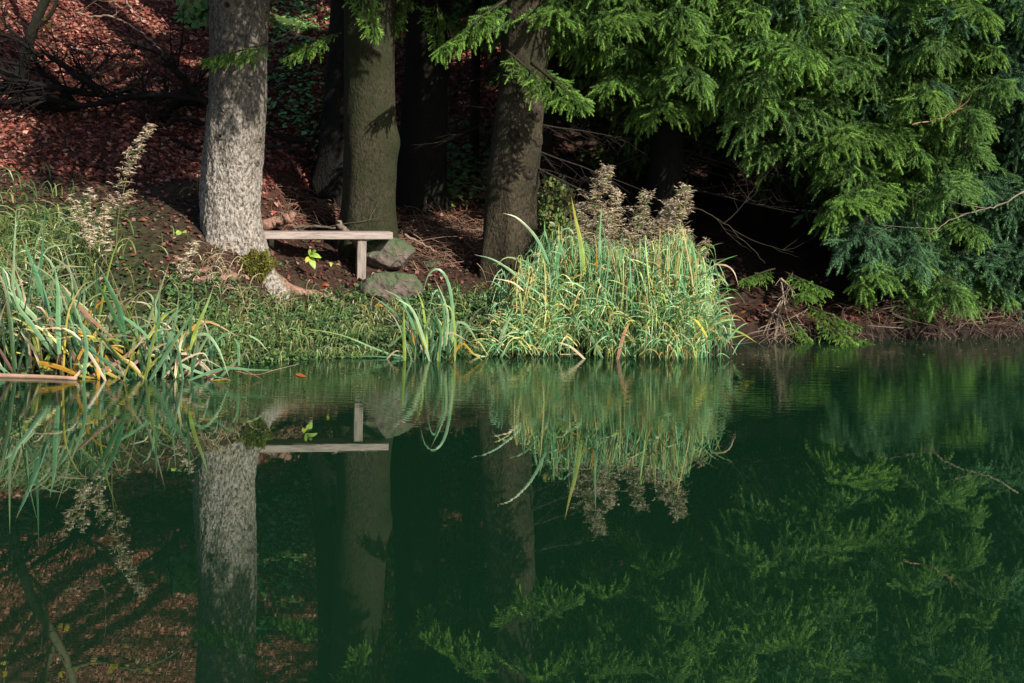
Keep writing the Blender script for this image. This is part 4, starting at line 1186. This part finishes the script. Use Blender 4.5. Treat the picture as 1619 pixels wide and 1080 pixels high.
clumpb = [
    ([(525, 580), (505, 430), (478, 310), (460, 213)], .034, YGR, ORA), ([(598, 600), (594, 430), (605, 238)], .022, BG1, BG3), ([(355, 535), (312, 440), (268, 375), (200, 312), (136, 291)], .026, BG1, TAN),
    ([(250, 640), (165, 560), (85, 510), (0, 488)], .018, BG1, BG1), ([(100, 958), (140, 845), (195, 728)], .036, BG3, BG3), ([(612, 962), (545, 865), (478, 775)], .03, BG3, BG3),
    ([(678, 957), (708, 870), (748, 783)], .034, BRN, ORA), ([(535, 952), (455, 925), (385, 902)], .02, TAN, TAN), ([(1110, 725), (1150, 640), (1186, 563)], .022, YGR, YEL),
    ([(1200, 838), (1270, 862), (1342, 907)], .018, YGR, YEL), ([(1140, 535), (1195, 540), (1232, 572), (1255, 642)], .014, TAN, BRN), ([(430, 500), (405, 445), (390, 398)], .026, BG1, BG1),
    ([(120, 960), (170, 915), (215, 895)], .026, BG1, BG1), ([(300, 965), (305, 900)], .012, BG3, BG3), ([(310, 590), (260, 530), (185, 500)], .018, BG1, BG3), ([(580, 560), (580, 490), (575, 450)], .012, ORA, ORA),
    ([(1105, 880), (1060, 810), (1010, 775)], .02, YEL, ORA), ([(235, 660), (180, 620), (90, 600)], .014, TAN, TAN), ([(80, 960), (20, 975), (-30, 945)], .026, YGR, BRN)]
iris('iris_plant', (950, 562), 11.35, "tall single green and orange sword leaves standing in and around the grass clump", clumpb, Z6, seed=5)

# ------------------------------------------------------------------ the big grass clump
mb = MB(); rr = random.Random(5)
c0 = P(960, 560, 11.75)
env = [(770, 545), (790, 520), (815, 470), (845, 425), (900, 395), (960, 400), (1010, 415), (1050, 405), (1085, 392), (1105, 420), (1122, 470), (1138, 525), (1148, 555)]
ex, ey = [e[0] for e in env], [e[1] for e in env]
tuss = [(rr.uniform(785, 1105), 11.5 + rr.random() * .6, rr.uniform(.6, 1.1), rr.gauss(0, .5)) for _ in range(34)]
for k in range(4700):
    tz = tuss[k % 34] if k % 5 else (rr.uniform(780, 1105), 11.45 + rr.random() * .5, .8, 0); px = min(1128, max(768, tz[0] + rr.gauss(0, 15))); topy = np.interp(px, ex, ey) + rr.gauss(2, 17)
    dep = max(11.42, tz[1] + rr.gauss(0, .09))
    # root somewhere in the tussock, arch outward and over
    base = P(px + rr.gauss(0, 14), 560, dep); base.z = max(-.03, gz(base.x, base.y) - .02 if dep > 11.6 else -.03)
    hmax = P(px, topy, dep).z * tz[2]
    h = hmax * (rr.uniform(.35, 1.0) ** .7)
    if dep < 11.6: h *= rr.uniform(.5, 1)
    a = rr.gauss(-1.57, .9) + .5 * tz[3]; out = rr.uniform(.05, .2) * (.4 + h)
    dv = np.array([math.cos(a), math.sin(a), 0]) * out
    p0 = np.array(base); p1 = p0 + dv * .25 + np.array([0, 0, h * .6]); p2 = p0 + dv * .7 + np.array([0, 0, h]); p3 = p0 + dv * 1.25 + np.array([0, 0, h * rr.uniform(.72, .95)]); p4 = p0 + dv * 1.6 + np.array([0, 0, h * rr.uniform(.35, .75)])
    L_ = None
    if rr.random() < .72:
        # a leaf leaving its culm somewhere in the tussock, rising a little and arching over
        L_ = rr.uniform(.14, .34); dr = rr.random() ** 1.6; z0 = max(h - L_ * rr.uniform(.1, .7), 0) * (rr.random() ** .8 if rr.random() < .6 else 1); ca = rr.uniform(0, 6.28); up_ = rr.uniform(.35, 1.0)
        cv = np.array([math.cos(ca), math.sin(ca) * .8 - .3, 0]) * L_ * (1.15 - .5 * up_); tw = np.array([rr.gauss(0, .05), rr.gauss(0, .05), 0]) * L_
        p0 = np.array([base[0], base[1] - .1, 0]) + dv * .3 + np.array([0, 0, z0])
        p1 = p0 + cv * .28 + np.array([0, 0, L_ * up_ * .42]); p2 = p0 + cv * .58 + tw + np.array([0, 0, L_ * up_ * (.75 - .2 * dr)])
        p3 = p0 + cv * .85 + tw * 2 + np.array([0, 0, L_ * up_ * (.95 - .75 * dr)]); p4 = p0 + cv * 1.05 + tw * 3 + np.array([0, 0, max(-z0, L_ * up_ * (1.08 - 1.75 * dr))])
    q = rr.random(); lowf = 1 - (p0[2] + .1) / max(hmax, .1)
    if q < .55 - .3 * lowf: c = (.19, .40, .18)
    elif q < .62: c = (.10, .25, .08)
    elif q < .86: c = (.33, .42, .11)
    elif q < .95: c = (.56, .47, .17)
    else: c = (.5, .27, .07)
    c = np.array(c) * rr.uniform(.65, 1.2)
    mb.blade([p0, p1, p2, p3, p4], rr.uniform(.007, .016), c, np.array(c) * 1.1 if rr.random() < .88 else (.5, .36, .16), n=9, fold=.3, face=(rr.uniform(-1, 1), -1, rr.uniform(0, .8)))
for k in range(560):
    tz = tuss[rr.randrange(34)]; px = min(1118, tz[0] + rr.gauss(0, 16)); dep = max(11.5, tz[1] + rr.gauss(0, .08)); topy = np.interp(px, ex, ey) - abs(rr.gauss(0, 14))
    b = np.array(P(px + rr.gauss(0, 18), 560, dep)); b[2] = -.02; e = np.array(P(px, topy, dep - rr.uniform(0, .2))); m1 = (b + e) / 2 + np.array([rr.gauss(0, .03), -.03, .04])
    tip = e + np.array([rr.gauss(0, .07), -.04, rr.uniform(-.07, .03)])
    c = np.array(rr.choice([(.15, .36, .17), (.20, .42, .19), (.32, .44, .14), (.5, .42, .16)])) * rr.uniform(.6, 1.2)
    mb.blade([b, m1, e, tip], rr.uniform(.008, .015), c, n=11, fold=.3)
tag(mb.build('grass_clump', M_BLADE), "large dense clump of arching green and yellow grass at the water's edge", 'grass')


# ------------------------------------------------------------------ dry weeds with fluffy seed heads
def dry_weed(path_px, d, label, n_tuft, spread, seed, start=.35, leafy=.2, conv=None, group=None, tint=1.0, on_ground=True):
    rr = random.Random(seed)
    q = [P(x, y, d) for (x, y) in path_px]
    base = q[0]
    o = empty('dry_weed', (base.x, base.y, base.z), label, 'plant', group)
    c = catmull(q, 16)
    mb = MB(); mb.tube(c, np.linspace(.006, .002, 16), 5, (.16, .13, .07)); mb.build('stem', M_DRY, o)
    sh = MB(); lf = MB()
    for k in range(n_tuft):
        t = start + (1 - start) * rr.random() ** .9; i = min(int(t * 15), 14)
        p = c[i] + (c[i + 1] - c[i]) * (t * 15 - i)
        a = rr.uniform(0, 6.28); l = spread * rr.uniform(.3, 1) * (1.15 - .8 * t)
        e = p + np.array([math.cos(a) * l, math.sin(a) * l, l * rr.uniform(.2, .9)])
        m1 = (p + e) / 2 + np.array([0, 0, -.02])
        sh.tube(catmull([p, m1, e], 4), .0016, 3, (.2, .16, .09), cap=False)
        for w in range(6):
            f = rr.uniform(.35, 1); b = p + (e - p) * f
            d1 = NR.normal(0, 1, 3); d1[2] = abs(d1[2]) * .5; d1 /= np.linalg.norm(d1); ll = rr.uniform(.02, .05)
            cc = np.array(rr.choice([(.5, .40, .29), (.42, .32, .22), (.62, .54, .43), (.32, .23, .14)])) * tint * rr.uniform(.7, 1.15)
            sh.blade([b, b + d1 * ll * .5, b + d1 * ll + np.array([rr.gauss(0, .012), rr.gauss(0, .012), -.012])], rr.uniform(.004, .008), cc, n=4, fold=.3)
        if rr.random() < leafy:
            b = p; d1 = np.array([math.cos(a), math.sin(a), -.3]); ll = rr.uniform(.05, .1)
            lf.blade([b, b + d1 * ll * .5 + np.array([0, 0, .01]), b + d1 * ll], rr.uniform(.012, .02), np.array(rr.choice([(.12, .17, .05), (.2, .2, .06), (.09, .13, .05)])), n=5)
    sh.build('seed_head', M_DRY, o)
    if lf.n: lf.build('foliage', M_BROAD, o)
    return o


dry_weed([(183, 410), (186, 350), (196, 300), (210, 250), (240, 200)], 10.7, "tallest dry pale weed with wispy seed heads standing alone on the left bank", 84, .21, 1, start=.28)
dry_weed([(142, 400), (143, 360), (142, 300)], 10.6, "short dry brown weed between the left irises and the tallest dry weed", 40, .13, 2, start=.3)
dry_weed([(200, 500), (170, 420), (135, 370), (107, 310)], 10.3, "leaning dry weed with a drooping brown head, leftmost of the dry weeds", 40, .15, 3, start=.5)
dry_weed([(168, 420), (166, 370), (165, 320)], 10.65, "dry weed with small green leaves next to the tallest one", 46, .09, 31, start=.2, leafy=.6)
dry_weed([(280, 462), (290, 430), (308, 385)], 10.9, "bushy low pale dry weed just left of the moss cushion", 60, .15, 4, start=.1)
BIG = "dry brown weed stem with fluffy seeds rising from the top of the grass clump"
for k, (pts, n, sp) in enumerate((([(925, 440), (935, 370), (945, 310), (962, 265)], 80, .20), ([(915, 430), (915, 380), (922, 325)], 60, .18), ([(965, 440), (970, 370), (975, 300)], 60, .17),
                                  ([(945, 440), (950, 390), (958, 335)], 60, .2), ([(1000, 420), (1008, 360), (1025, 303)], 44, .15), ([(1035, 430), (1045, 370), (1062, 320)], 60, .18), ([(1060, 440), (1070, 360), (1083, 295)], 80, .18),
                                  ([(1020, 430), (1028, 390), (1040, 350)], 60, .2), ([(1070, 450), (1075, 410), (1085, 365)], 60, .17), ([(1095, 460), (1105, 420), (1118, 380)], 36, .12), ([(985, 450), (990, 410), (998, 370)], 50, .2))):
    dry_weed(pts, 11.9 + .05 * (k % 3), BIG, int(n * 2.1), sp * 1.35, 60 + k, start=.1, leafy=.45, group='dry weeds behind the grass clump', tint=.9)
dry_weed([(985, 500), (995, 440), (1006, 400)], 11.45, "small pale fluffy weed head in front of the grass clump's middle", 40, .06, 90, start=.45, tint=1.2)


# ------------------------------------------------------------------ seedlings, shrubs and right bank debris
def seedling(px, py, label, leaves, stem_to, seed):
    d = ground_depth(*stem_to) - .02
    b = P(*stem_to, d); o = empty('seedling', (b.x, b.y, b.z), label, 'plant')
    top = P(px, py, d - .1)
    mb = MB(); mb.tube(catmull([b, (b + top) / 2 + Vector((.02, 0, .01)), top], 8), .003, 4, (.12, .14, .05)); mb.build('stem', M_BROAD, o)
    for (x0, y0, x1, y1, w, c) in leaves:
        a, e = P(x0, y0, d - .1), P(x1, y1, d - .16); mb = MB()
        mb.blade([a, (a + e) / 2 + Vector((0, -.01, .008)), e], w, c, n=7, fold=.2, face=(.3, -1, .5), taper=.62); mb.build('leaf', M_BROAD, o)
    return o


LIM = (.34, .50, .09)
seedling(490, 405, "bright lime green seedling with four broad leaves in front of the bench", [(490, 402, 508, 408, .055, LIM), (491, 408, 498, 426, .06, LIM), (490, 402, 489, 394, .035, LIM), (489, 407, 483, 416, .04, (.5, .48, .05)), (492, 400, 500, 397, .035, LIM)], (500, 440), 1)
seedling(285, 368, "small lime green seedling with two leaves left of the pale trunk", [(286, 367, 279, 372, .05, LIM), (288, 367, 295, 368, .045, LIM)], (282, 385), 2)
seedling(525, 416, "tiny yellowish seedling beside the bench post", [(524, 415, 523, 422, .03, (.45, .45, .08)), (530, 420, 534, 418, .03, LIM)], (538, 432), 3)


def leafy_shrub(px, py, d, rx, rz, n, palette, label, size=(.04, .08), name='shrub'):
    c = P(px, py, d); o = empty(name, (c.x, c.y, gz(c.x, c.y)), label, 'shrub')
    mb = MB(); st = MB()
    for k in range(9):
        e = np.array(c) + np.array([R.gauss(0, rx * .6), R.gauss(0, .15), R.uniform(-.2, 1) * rz])
        b = np.array([c.x + R.gauss(0, .08), c.y, gz(c.x, c.y) - .05])
        st.tube(catmull([b, (b + e) / 2 + NR.normal(0, .05, 3), e], 8), np.linspace(.008, .003, 8), 4, (.07, .05, .035))
    st.build('stem', M_TWIG, o)
    for k in range(n):
        cl = NR.normal(0, 1, 3); cl /= np.linalg.norm(cl); p = np.array(c) + cl * np.array([rx, .3, rz]) * R.random() ** .5
        d1 = NR.normal(0, 1, 3); d1[1] -= .3; d1 /= np.linalg.norm(d1); l = R.uniform(*size)
        mb.blade([p, p + d1 * l * .5 + np.array([0, 0, .006]), p + d1 * l], l * .55, np.array(R.choice(palette)) * R.uniform(.6, 1.3), n=4, fold=.15, taper=.7)
    mb.build('foliage', M_BROAD, o)
    return o


leafy_shrub(880, 335, 13.6, .22, .42, 700, [(.10, .19, .05), (.14, .24, .06), (.2, .24, .06)], "small sunlit leafy shrub right of the brown trunk behind the dry weeds")
leafy_shrub(312, 18, 17.5, .28, .32, 300, [(.12, .3, .08), (.16, .36, .1)], "light green leafy shrub at the top edge left of the pale trunk", (.08, .15))
leafy_shrub(780, 525, 11.6, .2, .16, 420, [(.06, .13, .05), (.08, .17, .06)], "low dark green herb at the left foot of the grass clump", (.03, .06))
leafy_shrub(1140, 520, 11.9, .10, .12, 220, [(.10, .22, .10), (.12, .2, .1)], "small green herb at the right foot of the grass clump", (.03, .06))

# a fallen bare crown with twisted roots at the right water edge, with green spruce sprays
rbp = P(1228, 535, 12.85)
o = empty('dead_bough', (rbp.x, rbp.y, 0), "pale twisted dead bough with root like twigs standing at the right water edge", 'branch')
mb = MB()
for (pts, r) in (([(1225, 535), (1230, 500), (1238, 470), (1234, 440)], .018), ([(1238, 470), (1220, 500), (1205, 532)], .010), ([(1230, 500), (1212, 490), (1210, 480)], .008), ([(1234, 440), (1250, 455), (1268, 480)], .012),
                 ([(1238, 465), (1245, 500), (1262, 535)], .008), ([(1222, 505), (1215, 520), (1212, 538)], .008), ([(1250, 455), (1262, 490), (1272, 500)], .006), ([(1234, 500), (1240, 520), (1236, 538)], .008), ([(1225, 510), (1200, 520), (1185, 535)], .006)):
    q = [np.array(P(x, y, 12.85 + R.uniform(-.08, .08))) for (x, y) in pts]; mb.tube(catmull(q, 9), np.linspace(r, r * .5, 9), 5, (.22, .17, .12), cap=False)
    for k in range(5):
        i = R.randint(0, 1); b = q[i]; mb.tube(catmull([b, b + NR.normal(0, .05, 3), b + NR.normal(0, .1, 3) + np.array([0, 0, -.08])], 5), .003, 3, (.24, .18, .13), cap=False)
mb.build('limb', M_TWIG, o)
for (x, y, az, pt, sc) in ((1225, 425, -150, -5, .42), (1240, 430, -40, -10, .45), (1270, 480, -20, -12, .5), (1300, 500, -70, -15, .5), (1245, 500, -60, -25, .35), (1330, 525, -50, -5, .4), (1290, 455, -120, 5, .5)):
    put_branch(o, P(x, y, 13.0), az, pt, sc, BR_SHORT[abs(az) % 2], 'spray')

# roots and debris of the undercut right bank
mb = MB()
for k in range(300):
    px = R.uniform(1190, 1660); py = R.gauss(520, 9) - max(0, (px - 1330)) * .03
    x = P(px, py, 13.2).x; ysh = float(np.interp(x, SHX, SHY))
    p = np.array([x, ysh + R.uniform(-.1, .25), R.uniform(.08, .32) * (1 if px > 1380 else .5)])
    dv = np.array([R.gauss(-.1, .7), R.gauss(-.4, .3), R.gauss(-.35, .35)]); l = R.uniform(.1, .32)
    col = np.array(R.choice([(.12, .08, .06), (.17, .115, .09), (.07, .05, .035), (.22, .15, .115)]))
    mb.tube(catmull([p, p + dv * l * .5 + NR.normal(0, .015, 3), p + dv * l], 5), np.linspace(.005, .002, 5), 3, col, cap=False)
tag(mb.build('root_tangle', M_TWIG), "tangle of pale fine roots and twigs hanging from the undercut right bank", 'roots', kind='stuff')
scatter_leaves('fallen_leaves', 500, (2.4, 7, 12.6, 14.6), (.05, .09), [(c_[0] * .5, c_[1] * .5, c_[2] * .5) for c_ in RED] + [(.28, .09, .03)], M_DRY, "brown and orange fallen leaves along the right bank edge", .015, .5, keep=lambda x, y, s: max(0, 1 - s / .8))

# floating things
mb = MB(); q = [P(-25, 597, 9.62), P(60, 598, 9.6), P(121, 600, 9.55)]
for v in q: v.z = .012
mb.tube(catmull(q, 10), np.linspace(.018, .014, 10), 8, (.34, .21, .15)); tag(mb.build('reed_stalk', M_DRY, None, True), "thick pinkish brown dead reed stalk floating at the left edge", 'reed')
for (pts, d, w, c, lab) in (([(372, 588), (405, 594), (440, 585)], 10.0, .012, BRN, "thin brown dead leaf floating right of the left irises"), ([(420, 590), (468, 578), (470, 576)], 10.2, .008, TAN, "thin bent straw floating before the herb bank"),
                            ([(470, 592), (478, 596), (484, 597)], 10.0, .05, (.4, .12, .03), "small orange leaf floating before the herb bank"), ([(1140, 546), (1170, 545), (1195, 541)], 11.7, .02, BG2, "green blade lying on the water right of the grass clump"),
                            ([(885, 562), (910, 561), (932, 560)], 11.3, .03, TAN, "flat tan dead blade floating before the grass clump")):
    q = [P(x, y, d) for x, y in pts]
    for i, v in enumerate(q):
        v2 = P(pts[i][0], pts[i][1], CAMZ * F / ((pts[i][1] - PY) - ROLL * (pts[i][0] - PX))); v.x, v.y, v.z = v2.x, v2.y, .008
    mb = MB(); mb.blade(q, w, c, n=8, fold=.1, face=(0, -.2, 1)); tag(mb.build('floating_leaf', M_DRY), lab, 'leaf')

# small drift of needles and leaf scraps on the water near the banks
mb = MB()
for k in range(420):
    x = R.uniform(-4.8, 5.5); y = float(np.interp(x, SHX, SHY)) - .05 - abs(R.gauss(0, 1)) * .9
    a = R.uniform(0, 6.28); l = R.uniform(.006, .022); d1 = np.array([math.cos(a), math.sin(a), 0]) * l; n1 = np.array([-d1[1], d1[0], 0]) * R.uniform(.2, .6)
    c = np.array([x, y, .005])
    mb.add([c - d1, c + n1, c + d1, c - n1], [(0, 2, 1), (0, 3, 2)], np.array(R.choice([(.3, .2, .12), (.2, .1, .05), (.35, .33, .2), (.12, .12, .06)])) * R.uniform(.5, 1.1))
tag(mb.build('floating_debris', M_DRY), "tiny needles and leaf scraps floating along the bank", 'debris', kind='stuff')
